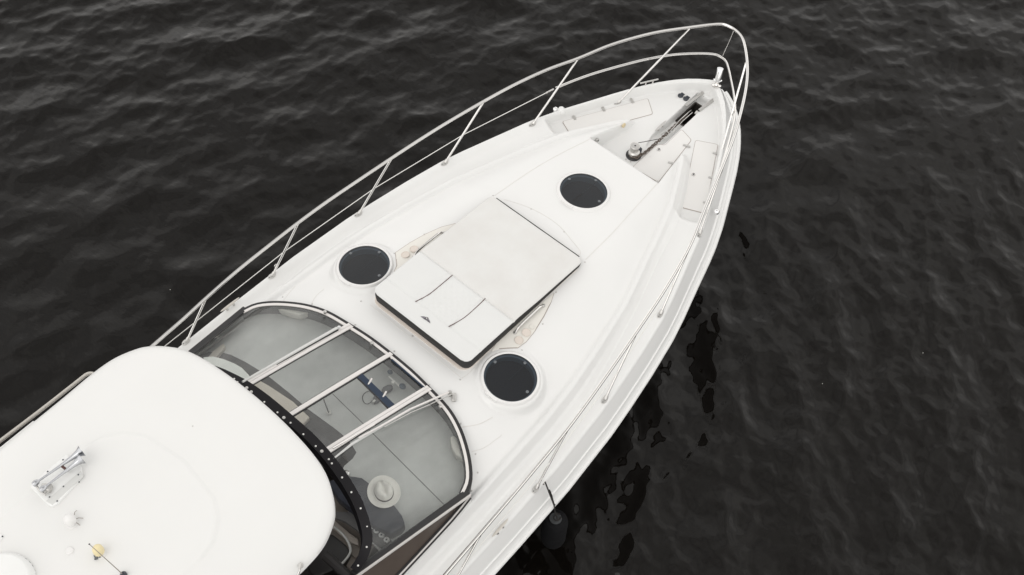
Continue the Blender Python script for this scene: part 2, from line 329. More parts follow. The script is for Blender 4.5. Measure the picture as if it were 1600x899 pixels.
def zdeck(x, y):
    x = np.asarray(x, float); a = np.abs(np.asarray(y, float)); S = ys(x); sl_ = (ys(x + 0.03) - ys(x - 0.03)) / 0.06; dp = (S - a) / np.sqrt(1 + sl_ ** 2)
    z = 1.735 + 0.015 * ss(0.16, 0.05, S - a)                                  # side deck
    fl = 1.60
    well = ss(8.38, 8.50, x - 0.10 * ss(1.0, 1.3, a)) * ss(0.035 + 0.035 * ss(9.7, 10.3, x), 0.065 + 0.045 * ss(9.7, 10.3, x), dp)
    z = z * (1 - well) + fl * well
    edge = np.clip(dp / 0.035, 0, 1); z = z - 0.03 * (1 - np.sqrt(np.clip(1 - (1 - edge) ** 2, 0, 1)))
    yb = smooth_interp(x, YB); yc = smooth_interp(x, YC); zc = np.interp(x, *A(ZC)); zr = np.interp(x, *A(ZR))
    # outer slope of the coaming, with a small ledge half way
    q = np.clip((yb - a) / np.maximum(yb - yc, 0.02), 0, 1)
    rise = np.interp(q, [0, 0.06, 0.44, 0.54, 0.93, 1.0], [0, 0.05, 0.43, 0.47, 0.96, 1.0])
    inside = a < yb
    zo = z + (np.maximum(zr, z) - z) * rise
    yv = yc - 0.055
    tt = np.clip((yv - 0.004 - a) / np.maximum(yv - 0.5, 0.12), 0, 1)
    pw = 2.3
    roof = (zr - 0.030) + (zc - zr + 0.030) * (1 - (1 - tt) ** pw) - 0.02 * (a / 1.2) ** 2 * 0
    roof = roof + 0.030 * ss(-0.03, 0.022, a - yv)
    zin = np.where(a < yc, roof, zo)
    z = np.where(inside, np.maximum(zin, z - 0.2), z)
    # flat pads moulded round the two side hatches
    for hs in (1, -1):
        rr_ = np.hypot(x - 5.18, np.asarray(y, float) - 1.075 * hs); pl_z = 2.138 - 0.11 * (a - 1.075) - 0.04 * (x - 5.18)
        kb = ss(0.40, 0.335, rr_); z = z * (1 - kb) + pl_z * kb
    # notch for the windlass
    nh = np.interp(x, [8.54, 9.2], [0.515, 0.39]); notch = ss(8.525, 8.555, x) * ss(nh + 0.02, nh - 0.012, a) * ss(9.5, 9.4, x)
    z = z * (1 - notch) + np.minimum(z, fl) * notch
    # anchor chain channel
    w = 0.03 + 0.065 * ss(9.0, 9.35, x)
    ch = ss(9.08, 9.14, x) * ss(10.30, 10.27, x) * ss(w + 0.012, w - 0.006, np.abs(y - 0.01))
    z = z - ch * (0.015 + 0.13 * ss(9.05, 9.8, x))
    return z
def zd(x, y): return float(zdeck(x, y))
def D(px, py, dz=0.0):
    z = 1.9
    for _ in range(14): p = P(px, py, z); z = 0.5 * z + 0.5 * (zd(p.x, p.y) + dz)
    return P(px, py, z)
def nrm(x, y, e=0.04):
    return Vector((-(zd(x + e, y) - zd(x - e, y)) / (2 * e), -(zd(x, y + e) - zd(x, y - e)) / (2 * e), 1)).normalized()

# windscreen outline (front edge) and its top edge
WB = [(0, 4.48, 2.275), (0.3, 4.475, 2.27), (0.57, 4.45, 2.262), (0.87, 4.41, 2.25), (1.1, 4.33, 2.235), (1.3, 4.215, 2.215), (1.45, 4.10, 2.195), (1.55, 3.99, 2.175), (1.60, 3.86, 2.16)]
WT = [(0, 3.14, 2.80), (0.3, 3.135, 2.805), (0.55, 3.11, 2.81)]
for px, py, z in ((530, 729, 2.785), (546, 752, 2.755), (562, 780, 2.70), (573, 809, 2.64), (578.5, 833, 2.57), (577, 852, 2.515), (569, 873, 2.465), (552, 897, 2.43)):
    q = P(px, py, z); WT.append((-q.y, q.x, z))
def ztop(y): return float(np.interp(abs(y), [q[0] for q in WT[:9]], [q[2] for q in WT[:9]]))
def inside_ws(x, y, m=0.0):
    a = np.abs(y); X = np.interp(a, [q[0] for q in WB], [q[1] for q in WB]); 
    return (a < 1.56 - m) & (x < X - 0.02 - m) & (x > -3.2)

# deck as one fine sheet
dx = list(np.arange(-4, 2.0, 0.12)) + list(np.arange(2.0, 10.0, 0.02)) + list(10.0 + 0.5 * (1 - (1 - np.linspace(0, 1, 50)) ** 1.6))
dx = np.array(sorted(set(np.round(dx, 5)))); vv = np.linspace(-1, 1, 301)
DX, VV = np.meshgrid(dx, vv, indexing='ij'); DY = VV * ys(DX); DZ = zdeck(DX, DY)
n1, n2 = DX.shape; idx = np.arange(n1 * n2).reshape(n1, n2)
fq = np.stack([idx[:-1, :-1], idx[1:, :-1], idx[1:, 1:], idx[:-1, 1:]], -1).reshape(-1, 4)
cx = (DX[:-1, :-1] + DX[1:, 1:]).ravel() / 2; cy = (DY[:-1, :-1] + DY[1:, 1:]).ravel() / 2
HATCH = [(5.18, 1.075), (5.18, -1.075), (7.74, 0.0)]
keep = ~inside_ws(cx, cy, -0.015)
for hx, hy in HATCH: keep &= np.hypot(cx - hx, cy - hy) > 0.30
keep &= ~((cx > 9.82) & (cx < 10.23) & (np.abs(cy - 0.01) < 0.082))
dc = np.stack([DX, DY, DZ], -1).reshape(-1, 3)
deck = part(link('deck', grid_mesh('deck', dc, fq[keep]), M['gel'], None, None))

# hull sections
def hull_part(name, m, secs, off=0.0):
    X = dx[::3] if dx[-1] in dx[::3] else np.append(dx[::3], dx[-1]); V = []; F = []; ns = len(secs)
    for s_ in (1, -1):
        base = len(V)
        for x in X:
            S = float(ys(x)); nxx = (float(ys(x + 0.02)) - float(ys(x - 0.02))) / 0.04 if x < 10.45 else -3.0
            nv = Vector((-nxx, 1)).normalized(); bow = float(ss(7, 10.5, x))
            for (o_, z_) in secs(x, bow): V.append((x + nv.x * o_, s_ * max(S + nv.y * o_, 0.0), z_))
        k = len(secs(0, 0))
        for i in range(len(X) - 1):
            for j in range(k - 1):
                a_, b_, c_, d_ = base + i * k + j, base + (i + 1) * k + j, base + (i + 1) * k + j + 1, base + i * k + j + 1
                F.append((a_, b_, c_, d_) if s_ < 0 else (d_, c_, b_, a_))
    mb = MB(); mb.add(V, F); return mb
class Sec:
    def __init__(s, f): s.f = f
    def __call__(s, x, b): return s.f(x, b)
    def __len__(s): return len(s.f(0, 0))
g = lambda b: 1 + 0.45 * b
tops = Sec(lambda x, b: [(0.0, 1.72), (0.012 * g(b), 1.69), (0.035 * g(b), 1.64), (0.062 * g(b), 1.57), (0.080 * g(b), 1.52), (0.094 * g(b), 1.516), (0.096 * g(b), 1.508), (0.118 * g(b), 1.45), (0.135 * g(b), 1.415), (0.13 * g(b), 1.37)])
part(hull_part('topsides', M['side'], tops).build('topsides', M['side'], None, 25))
rub = Sec(lambda x, b: [(0.13 * g(b), 1.428), (0.158 * g(b) + 0.004, 1.424), (0.166 * g(b) + 0.004, 1.405), (0.160 * g(b) + 0.004, 1.385), (0.125 * g(b), 1.38)])
part(hull_part('rub_rail', M['side'], rub).build('rub_rail', M['alu'] if False else M['side'], None, 25))
def low(x, b):
    S = float(ys(x)); k = 0.30 + 0.5 * b
    return [(0.125 * g(b), 1.383), (0.06 - 0.10 * b, 1.05), (-0.05 - 0.32 * b, 0.6), (-0.14 - 0.55 * b, 0.1), (-0.2 - 0.7 * b, -0.35), (-0.5 - 0.9 * b, -0.7)]
part(hull_part('lower_hull', M['navy'], Sec(low)).build('lower_hull', M['navy'], None, 40))
mb = MB(); S = float(ys(-4)); mb.add([(-4, -S, 1.72), (-4, S, 1.72), (-4, S + .1, 1.3), (-4, S - .2, -.4), (-4, -S + .2, -.4), (-4, -S - .1, 1.3)], [(0, 1, 2, 3, 4, 5)])
part(mb.build('transom', M['side'], None, None))

# moulded joint lines on the coachroof (thin raised beads)
def on_deck_line(pix, n=10, dz=0.001):
    return [Vector((p.x, p.y, zd(p.x, p.y) + dz)) for p in [q for q in spl([D(*c) for c in pix], n)]]
def joint(pix, w=0.008, m='seam', n=10, dz=0.001, parent=None):
    o = strip(on_deck_line(pix, n, dz), w, 0.003).build('moulded_joint', M[m], None, None); return part(o, parent)
joint([(773, 306), (830, 267), (875, 241), (921, 218)], 0.008)
joint([(915, 406), (960, 361), (995, 322), (1028, 286)], 0.008)
joint([(788, 312), (830, 326), (870, 350), (895, 378), (907, 394), (903, 399)], 0.006)
joint([(579, 477), (648, 532), (716, 587), (723, 590), (730, 586), (742, 574)], 0.005)
joint([(720, 668), (748, 663), (770, 652)], 0.008); joint([(737, 706), (758, 699), (784, 680)], 0.005)
joint([(443, 470), (452, 458), (461, 448)], 0.006); joint([(487, 475), (494, 463), (506, 452)], 0.006)
joint([(902, 520), (880, 551), (858, 580), (836, 606)], 0.0, 'seam') if False else None

# small screw caps
sc = [(616, 396.5), (663, 366.5), (815.5, 547.5), (848, 506.5), (869, 457), (770.5, 306), (830, 327), (881.5, 362.5), (914, 410), (564, 471), (644.5, 525.5), (616, 549), (719, 593.5), (671, 601.5), (555, 508), (488, 475.5), (442, 464.5), (720, 662), (743, 709.5), (746.5, 738.5), (737, 767), (702, 814), (711, 616)]
cap_me = None
for c in sc:
    p = D(*c)
    if cap_me is None:
        o = MB().lathe([(0.0, 0.004), (0.007, 0.004), (0.011, 0.0), (0.011, -0.004)][::-1], (0, 0, 0), seg=10).build('screw_cap', M['steelb'], None); cap_me = o.data
    else: o = bpy.data.objects.new('screw_cap', cap_me); COL.objects.link(o)
    o.location = p; part(o)

# ------------------------------------------------------------------ hatches
def hatch(hx, hy, strutlen):
    c = Vector((hx, hy, zd(hx, hy) if abs(hy) < 0.1 else 2.150)); n = Vector((0.06, 0.15 * (1 if hy > 0 else -1) if hy else 0, 1)).normalized()
    n = nrm(hx, hy, 0.30) if not hy else Vector((0.04, 0.10 * (1 if hy > 0 else -1), 1)).normalized(); rim_ = [zd(hx + 0.32 * math.cos(q), hy + 0.32 * math.sin(q)) for q in np.linspace(0, 2 * math.pi, 16, endpoint=False)]
    c.z = sum(rim_) / len(rim_) + 0.008
    fr = part(MB().lathe([(0.283, -0.02), (0.283, 0.013), (0.290, 0.019), (0.306, 0.018), (0.316, 0.010), (0.320, 0.000), (0.331, -0.012), (0.331, -0.06), (0.283, -0.06), (0.283, -0.02)], c, n, 72, False).build('hatch_frame', M['dome']))
    sub(MB().lathe([(0.284, 0.014), (0.0, 0.014)], c, n, 72, False).build('hatch_glass', M['hglass']), fr)
    sub(MB().lathe([(0.283, 0.01), (0.283, -0.015), (0.262, -0.018), (0.258, -0.10), (0.0, -0.102)], c, n, 72, False).build('hatch_well', M['well']), fr)
    sub(MB().lathe([(0.256, -0.094), (0.0, -0.094)], c, n, 48, False).build('hatch_blind', M['wellf']), fr)
    u = Vector((1, 0, 0)); u = (u - n * u.dot(n)).normalized(); w = n.cross(u)
    for ang in (85, 1, -91):
        a = R_(ang); q = c + (u * math.cos(a) + w * math.sin(a)) * 0.238 + n * 0.0145
        sub(MB().lathe([(0.017, 0), (0.017, 0.004), (0.010, 0.008), (0, 0.008)], q, n, 14).build('hatch_knob', M['knob']), fr)
    a = R_(0); e1 = c + (u * math.cos(a) + w * math.sin(a)) * 0.245 + n * -0.02; e0 = c - (u * 0.0) + n * -0.02 - u * strutlen + w * 0.0
    sub(MB().tube([e0, e1], 0.0035, 6).build('hatch_strut', M['knob']), fr)
    if not hy: sub(MB().tube([e0, e0 + (e0 - e1).normalized() * 0.15], 0.013, 8).build('strut_sleeve', M['black']), fr)
    q0 = c - u * 0.308 + n * 0.012
    sub(MB().box(q0 - u * 0.0, (0.035, 0.16, 0.016), (u, w, n)).build('hatch_hinge', M['dome'], None, 35, 0.004), fr)
for (hx, hy), s_ in zip(HATCH, (0.02, 0.02, 0.03)): hatch(hx, hy, s_)

# ------------------------------------------------------------------ side panels with cup holders and grab rails
def side_panel(sg):
    if sg > 0: px = [(712, 349.5), (690, 355), (665, 366), (640, 380), (618, 395), (619, 405), (620, 415), (616, 425), (640, 412), (662, 395), (690, 368)]
    else: px = [(865.5, 458), (861, 472), (850, 494), (835, 518), (822, 534), (809, 543.5), (795, 544), (780, 545), (768, 549), (778, 533), (800, 514), (835, 482)]
    top = [D(*c, 0.006) for c in px]; bot = [p - Vector((0, 0, 0.03)) for p in top]
    # triangulated n-gon gives a gently warped panel
    o = part(MB().prism(top, bot).build('side_panel', M['cream'], None, 50))
    gl = [Vector((p.x, p.y, p.z - 0.002)) for p in top[:8]]
    sub(strip(gl, 0.009, 0.004).build('panel_joint', M['gap'], None, None), o)
    cups = [(633.4, 398), (646.8, 389)] if sg > 0 else [(811, 531.7), (822.5, 519.7)]
    for c in cups:
        q = D(*c, 0.014)
        sub(MB().lathe([(0.050, 0.0), (0.047, 0.003), (0.043, 0.003), (0.041, -0.004), (0.038, -0.012), (0.0, -0.014)], q, nrm(q.x, q.y, .1), 28).build('cup_holder', M['beige']), o)
    if sg < 0:
        q = D(831, 511, 0.010); sub(MB().lathe([(0.028, 0.0), (0.028, 0.003), (0.022, 0.004), (0.022, 0.002), (0.0, 0.003)], q, (0, 0, 1), 24).build('filler_cap', M['cream']), o)
    ends = [(646.5, 401.5), (692, 364)] if sg > 0 else [(805, 520), (849, 478)]
    a, b = D(*ends[0], 0.008), D(*ends[1], 0.008); up = Vector((0, 0, 0.05)); dr = (b - a)
    pts = spl([a, a + dr * 0.05 + up * 0.5, a + dr * 0.17 + up, a + dr * 0.5 + up * 1.08, a + dr * 0.83 + up, a + dr * 0.95 + up * 0.5, b], 5)
    gr = part(MB().tube(pts, 0.0125, 10).build('grab_rail', M['steel']))
    for e in (a, b): sub(MB().lathe([(0.022, 0), (0.022, 0.004), (0.014, 0.007)], e, (0, 0, 1), 16).build('rail_foot', M['steelb']), gr)
side_panel(1); side_panel(-1)

# ------------------------------------------------------------------ sunpad plinth (part of the yacht) and cushion (lies on it)
def rrect(x0, x1, hw, r, n=6):
    pts = []
    for cx_, cy_, a0 in ((x1 - r, hw - r, 0), (x0 + r, hw - r, 90), (x0 + r, -hw + r, 180), (x1 - r, -hw + r, 270)):
        for k in range(n + 1): a = R_(a0 + 90 * k / n); pts.append((cx_ + r * math.cos(a), cy_ + r * math.sin(a)))
    return pts
def loft(rings, cap_top=True, cap_bot=True):
    n = len(rings[0]); mb = MB(); V = [p for r_ in rings for p in r_]; F = []
    for i in range(len(rings) - 1):
        for k in range(n): l = (k + 1) % n; F.append((i * n + k, i * n + l, (i + 1) * n + l, (i + 1) * n + k))
    if cap_bot: F.append(tuple(range(n))[::-1])
    if cap_top: F.append(tuple((len(rings) - 1) * n + k for k in range(n)))
    return mb.add(V, F)
CX0, CX1, CHW = 4.912, 6.865, 0.688
zb = lambda x: float(np.interp(x, [4.9, 6.9], [2.186, 2.108]))
zt = lambda x: float(np.interp(x, [4.9, 5.75, 6.1, 6.9], [2.355, 2.297, 2.247, 2.175]))
rings = []
for grow, dz in ((0.030, -0.10), (0.028, -0.035), (0.016, -0.026), (0.012, -0.004), (0.0, -0.002)):
    rings.append([(x - (0.012 if x < 5.5 else 0), y, zb(x) + dz) for x, y in rrect(CX0 - grow, CX1 + grow * 0.1, CHW + grow * 0.3, 0.12)])
part(loft(rings).build('sunpad_plinth', M['beige'], None, 40))
cush = empty('sunpad_cushion', ((CX0 + CX1) / 2, 0, 2.17)); CL = Vector(cush.location)
tag(cush, 'large white sunpad cushion with black sides on the foredeck between the round hatches', 'cushion')
def cpart(o, parent=None):
    if parent: o.parent = parent
    else: o.parent = cush; o.matrix_parent_inverse = Matrix.Translation(-CL)
    return o
rings = []
for ins, k in ((0.012, 0.0), (0.0, 0.08), (-0.004, 0.5), (0.0, 0.9), (0.008, 1.0)):
    rings.append([(x, y, zb(x) + (zt(x) - zb(x) - 0.009) * k + 0.001) for x, y in rrect(CX0 + ins, CX1 - ins, CHW - ins, 0.085)])
rings.append([(x, y, zt(x) - 0.045) for x, y in rrect(CX0 + 0.035, CX1 - 0.035, CHW - 0.035, 0.06)])
cpart(loft(rings).build('cushion_side', M['bfab'], None, 50))
cpart(MB().tube([(CX1 + 0.004, y, zt(CX1) - 0.012) for y in np.linspace(-CHW + 0.07, CHW - 0.07, 8)], 0.009, 6).build('front_gap_shade', M['bfab']))  # black tube standing in for the shaded gap line along the front edge
# seams measured in the photo, brought onto the cushion top
def PC(px, py):
    z = 2.2
    for _ in range(10): p = P(px, py, z); z = zt(p.x)
    return P(px, py, z)
HX = (PC(659, 396.5).x + PC(808, 502).x) / 2
SX = (PC(603, 437).x + PC(749, 551).x) / 2 + 0.02
def cushion_top():
    N = 120; Mx = 150; gx = np.linspace(CX0 - 0.004, CX1 + 0.004, Mx); gy = np.linspace(-CHW - 0.004, CHW + 0.004, N)
    X, Y = np.meshgrid(gx, gy, indexing='ij')
    # rounded corners: squeeze
    r_ = 0.085; hw = CHW + 0.004
    ex = np.minimum(X - gx[0], gx[-1] - X); lim = np.where(ex < r_, hw - r_ + np.sqrt(np.clip(r_ ** 2 - (r_ - ex) ** 2, 0, None)), hw)
    Y = Y / hw * lim
    base = np.interp(X, [4.9, 5.75, 6.1, 6.9], [2.355, 2.297, 2.247, 2.175])
    e = np.minimum(ex, lim - np.abs(Y)); rnd = 0.012 * (1 - np.sqrt(np.clip(1 - (1 - np.clip(e / 0.018, 0, 1)) ** 2, 0, 1)))
    z = base - rnd
    groove = lambda d_, w_, dp: -dp * np.exp(-(d_ / w_) ** 2)
    z += groove(X - HX, 0.011, 0.020) + groove(X - SX, 0.010, 0.008)
    cen = (X < HX) & (np.abs(Y) < 0.255) & (X > SX + 0.005)
    for q in (-0.26, 0.26):
        z += np.where((X < HX) & (X > SX), groove(Y - q - 0.02 * np.sin((X - SX) * 6), 0.012, 0.006), 0)
    z += 0.006 * np.sin(np.pi * np.clip((X - HX) / (CX1 - HX), 0, 1)) * np.cos(Y * 2) * (X > HX)
    z += 0.005 * np.sin(np.pi * np.clip((X - CX0) / (HX - CX0), 0, 1)) * (X <= HX)
    q1 = np.abs(((X * 0.9 + Y) / 0.085) % 1 - 0.5); q2 = np.abs(((X * 0.9 - Y) / 0.085) % 1 - 0.5)
    z += np.where(cen, -0.0035 * (np.exp(-(q1 / 0.13) ** 2) + np.exp(-(q2 / 0.13) ** 2)), 0)
    z += 0.0015 * np.sin(X * 9 + 2 * np.sin(Y * 5)) * np.sin(Y * 7 + 1)
    c_ = np.stack([X, Y, z], -1).reshape(-1, 3); i_ = np.arange(Mx * N).reshape(Mx, N)
    f_ = np.stack([i_[:-1, :-1], i_[1:, :-1], i_[1:, 1:], i_[:-1, 1:]], -1).reshape(-1, 4)
    xc = X[:-1, :-1].ravel() + 0.006
    a_ = link('cushion_seat', grid_mesh('cushion_seat', c_, f_[xc >= HX]), M['vinyl'], None, None)
    b_ = link('cushion_backrest', grid_mesh('cushion_backrest', c_, f_[xc < HX]), M['vinyl2'], None, None)
    cpart(a_); cpart(b_); return b_
backr = cushion_top()
for l in ([(706, 429.5), (690, 443), (673, 457), (662, 464), (648, 471)], [(757, 466), (745, 478), (727, 494), (713, 503), (700, 510)]):
    pts = [p + Vector((0, 0, 0.0035)) for p in spl([PC(*c) for c in l], 6)]
    cpart(MB().tube(pts, 0.0045, 6).build('piping', M['pipingm']), backr)
# winged emblem stitched at the aft edge
def flat_on_cushion(name, pix, m, dz, parent):
    pts = [PC(*c) + Vector((0, 0, dz)) for c in pix]; return cpart(MB().prism(pts, [p - Vector((0, 0, 0.010)) for p in pts]).build(name, M[m], None, 40), parent)
E_ = lambda x, y: (640 + x / 26.43, 480 + y / 26.43)
wing = flat_on_cushion('winged_emblem', [E_(*c) for c in ((425, 375), (560, 375), (640, 405), (700, 405), (750, 440), (765, 500), (810, 560), (825, 660), (740, 600), (670, 545), (590, 500), (510, 440))], 'emb', 0.008, backr)
for fe in (((470, 388), (600, 420), (640, 470), (560, 455)), ((520, 435), (630, 480), (650, 520), (590, 495)), ((700, 520), (760, 560), (800, 640), (740, 590))):
    flat_on_cushion('wing_feather', [E_(*c) for c in fe], 'embd', 0.0092, backr) if fe[0][0] != 470 else flat_on_cushion('wing_feather', [E_(*c) for c in fe], 'emb', 0.0092, backr)
q = PC(*E_(680, 460)); cpart(MB().lathe([(0.0125, 0), (0.0125, 0.003), (0.007, 0.003)], q + Vector((0, 0, 0.0085)), seg=18).build('emblem_ring', M['embd']), backr)
cpart(MB().lathe([(0.007, 0), (0.007, 0.003), (0, 0.003)], q + Vector((0, 0, 0.0086)), seg=14).build('emblem_centre', M['embl']), backr)

cush.location.y -= 0.010
# ------------------------------------------------------------------ foredeck lockers
FL = 1.60
def slab(pix, z, h, name, m, par=None, corner=0.03):
    pts = [P(px, py, z) for px, py in pix]
    out = []
    n = len(pts)
    for i in range(n):
        a, b, c = pts[i - 1], pts[i], pts[(i + 1) % n]; u = (a - b); w = (c - b); r_ = min(corner, u.length * .45, w.length * .45)
        p0 = b + u.normalized() * r_; p1 = b + w.normalized() * r_
        for k in range(5): t_ = k / 4; out.append(p0 * (1 - t_) ** 2 + b * 2 * t_ * (1 - t_) + p1 * t_ ** 2)
    o = MB().prism(out, [p - Vector((0, 0, h)) for p in out]).build(name, M[m], None, 30)
    return o, out
def lid_with_gap(pix, z, name='locker_lid'):
    o, ring = slab(pix, z + 0.007, 0.02, name, 'lid'); part(o)
    c = sum(ring, Vector()) / len(ring)
    gp = [Vector((p.x, p.y, z + 0.0025)) + (p - c).normalized() * 0.004 for p in ring]
    sub(strip([Vector(p) for p in gp] + [Vector(gp[0])], 0.0075, 0.004).build('lid_gap', M['gap'] if name != 'x' else None, None, None), o); return o
def hinge(px, py, z, par, ang):
    p = P(px, py, z + 0.012); u = Vector((math.cos(R_(ang)), math.sin(R_(ang)), 0)); w = Vector((-u.y, u.x, 0)); zz = Vector((0, 0, 1))
    mb = MB(); mb.box(p, (0.092, 0.032, 0.006), (u, w, zz)); mb.tube([p - w * 0.018 + zz * 0.003, p + w * 0.018 + zz * 0.003], 0.006, 8)
    sub(mb.build('hinge', M['steelb'], None, 35, 0.002), par)
def latch(px, py, z, par):
    p = P(px, py, z + 0.008); o = sub(MB().lathe([(0.028, 0), (0.028, 0.004), (0.024, 0.006), (0.018, 0.006), (0.016, 0.001), (0.0, 0.001)], p, seg=24).build('latch', M['steel']), par)
    sub(MB().box(p + Vector((0, 0, 0.004)), (0.026, 0.008, 0.006)).build('latch_tab', M['black']), par)
pl = lid_with_gap([(879, 190), (1012, 154), (1019.5, 178), (893, 212)], FL); pl.name = 'locker_lid'
for hx, hy in ((896.8, 183), (942.5, 170), (987.4, 157.3)): hinge(hx, hy, FL, pl, 62)
sl = lid_with_gap([(1087, 219.5), (1121.5, 226), (1101, 333), (1066, 324)], FL)
for hx, hy in ((1119.3, 240), (1112.7, 278), (1104.1, 317)): hinge(hx, hy, FL, sl, -62)
latch(1083.5, 273, FL, sl)
al = lid_with_gap([(1065, 202.5), (1080, 219), (1028.5, 284.5), (989, 261), (1025, 228), (1031, 226), (1039, 227.5)], FL)
for hx, hy in ((1073, 228), (1049.5, 255)): hinge(hx, hy, FL, al, -68)
latch(1029.5, 234, FL, al)
sub(MB().box(P(1027, 284, FL + 0.012), (0.03, 0.03, 0.008)).build('hinge_end', M['steelb']), al)
# lamps in the wall of the windlass recess
for (px, py), m_, rr, nm in (((975, 196.5), 'lamp', 0.032, 'courtesy_light'), ((933.5, 219.5), 'steelb', 0.026, 'wall_socket')):
    best = None
    zz = 1.74 if nm == 'courtesy_light' else 1.73
    p = P(px, py, zz); v = (Vector(CAMPOS) - p).normalized(); k = (float(np.interp(p.x, [8.54, 9.2], [0.508, 0.383])) - p.y) / v.y; p = p + v * k
    o = part(MB().lathe([(rr, -0.01), (rr, 0.006), (rr * .8, 0.010), (0, 0.010)], p, (0, -1, 0.05), 24).build(nm, M[m_]))
    if nm == 'wall_socket': sub(MB().lathe([(0.011, 0.0105), (0.011, 0.014), (0, 0.014)], p, (0, -1, 0.05), 12).build('socket_hole', M['black']), o)

# windlass, chain, anchor channel
wl = P(990, 243, FL); WLB = wl
wb = part(MB().lathe([(0.098, 0), (0.098, 0.012), (0.085, 0.02), (0.078, 0.045), (0.0, 0.05)], wl, seg=32).build('windlass', M['black']))
sub(MB().lathe([(0.074, 0.045), (0.070, 0.075), (0.052, 0.085), (0.042, 0.10), (0.040, 0.135), (0.050, 0.155), (0.062, 0.170), (0.062, 0.184), (0.054, 0.188), (0.05, 0.184), (0.012, 0.186), (0.010, 0.178), (0, 0.178)], wl, seg=36).build('windlass_drum', M['steelb']), wb)
sub(MB().lathe([(0.010, 0.1795), (0.010, 0.184), (0, 0.184)], wl, seg=12).build('drum_socket', M['black']), wb)
mb = MB(); mb.box(wl + Vector((0.075, -0.005, 0.045)), (0.075, 0.085, 0.07)); sub(mb.build('chain_stripper', M['darkst'], None, 35, 0.015), wb)
for c in ((978, 249), (985.5, 253), (1016, 245.5)):
    o = bpy.data.objects.new('screw_cap', cap_me); COL.objects.link(o); o.location = P(*c, FL + 0.003); part(o)
# chain links
def chain_links(path, L_=0.050, w=0.034, r=0.0075):
    pts = [path[0]]; acc = 0; out = []
    dense = spl(path, 30); s_ = [0.0]
    for i in range(1, len(dense)): s_.append(s_[-1] + (dense[i] - dense[i - 1]).length)
    n = int(s_[-1] / (L_ * 0.72)); mb = MB()
    for i in range(n):
        dd = (i + .5) * s_[-1] / n; j = max(1, int(np.searchsorted(s_, dd))); j = min(j, len(dense) - 1)
        c = dense[j]; tdir = (dense[min(j + 1, len(dense) - 1)] - dense[j - 1]).normalized(); up = Vector((0, 0, 1)); sd_ = tdir.cross(up).normalized(); up2 = sd_.cross(tdir)
        roll = (R_(35) if i % 2 else R_(-50)) + random.uniform(-.25, .25); a = sd_ * math.cos(roll) + up2 * math.sin(roll)
        loop = []
        for k in range(10): th = 2 * math.pi * k / 10; loop.append(c + tdir * (L_ / 2 * math.cos(th)) + a * (w / 2 * math.sin(th)))
        mb.tube(loop, r, 5, closed=True)
    return mb
p0 = P(1000, 247, FL + 0.055)
cpath = [wl + Vector((-0.07, 0.01, 0.05)), wl + Vector((-0.045, -0.062, 0.05)), wl + Vector((0.02, -0.078, 0.05)), P(1006, 240, FL + 0.03), P(1020, 228, FL + 0.02), P(1033, 217, FL + 0.015), P(1046, 205, FL - 0.01), P(1060, 192, FL - 0.05), P(1074, 181, FL - 0.10)]
o = chain_links(cpath).build('anchor_chain', M['chain'], None, 60); o['kind'] = 'stuff'; part(o)
hook = MB(); hp = [P(x, y, FL + 0.02) for x, y in ((1033, 211), (1040, 206), (1045, 208), (1043, 213), (1036, 216), (1031, 216))]
part(MB().tube(spl(hp, 4), 0.007, 6).build('chain_hook', M['steelb']))
part(MB().tube([wl + Vector((0.03, 0.035, 0.17)), P(1021, 219, FL + 0.05), P(1033, 217, FL + 0.02)], 0.0045, 6).build('lashing_cord', M['rope']))
part(MB().tube([P(1046, 207, FL + 0.0), P(1062, 188, FL - 0.02), P(1080, 172, FL - 0.06)], 0.006, 6).build('anchor_shank', M['steel']))
part(MB().tube([P(1050, 209, FL + 0.0), P(1066, 190, FL - 0.02), P(1082, 176, FL - 0.06)], 0.005, 6).build('anchor_shank', M['steel']))
# channel lining and chain locker opening
def liner():
    mb = MB()
    x0, x1, hw = 9.82, 10.235, 0.082
    c = 0.01; zt_, zb_ = 1.459, 1.0
    mb.add([(x0, c - hw, zt_), (x1, c - hw, zt_), (x1, c + hw, zt_), (x0, c + hw, zt_), (x0, c - hw, zb_), (x1, c - hw, zb_), (x1, c + hw, zb_), (x0, c + hw, zb_)], [(0, 1, 5, 4), (1, 2, 6, 5), (2, 3, 7, 6), (3, 0, 4, 7), (4, 5, 6, 7)])
    return mb
cl_ = part(liner().build('chain_locker', M['wood'], None, None))
rq = [Vector((x, y, 1.462)) for x, y in ((9.815, -0.074), (10.24, -0.074), (10.24, 0.094), (9.815, 0.094), (9.815, -0.074))]
for i in range(4): sub(strip([rq[i], rq[i + 1]], 0.026, 0.006).build('locker_rim', M['wood'], None, None), cl_)
for a, b in (((1071.5, 166), (1098.5, 144.5)), ((1092.5, 173), (1115, 155.5))):
    p, q = P(*a, FL + 0.012), P(*b, FL + 0.012); w = (q - p).normalized().cross(Vector((0, 0, 1)))
    part(MB().box((p + q) / 2, ((q - p).length, 0.038, 0.02), ((q - p).normalized(), w, Vector((0, 0, 1)))).build('channel_guide', M['steelb'], None, 35, 0.004))
part(MB().lathe([(0.03, -0.02), (0.03, 0.02)], P(1089, 177, 1.46), (0, 1, 0.1), 20).build('channel_roller', M['whitep']))
part(MB().tube([P(1100, 150, 1.60), P(1098, 160, 1.45)], 0.005, 6).build('lashing_wire', M['steel']))
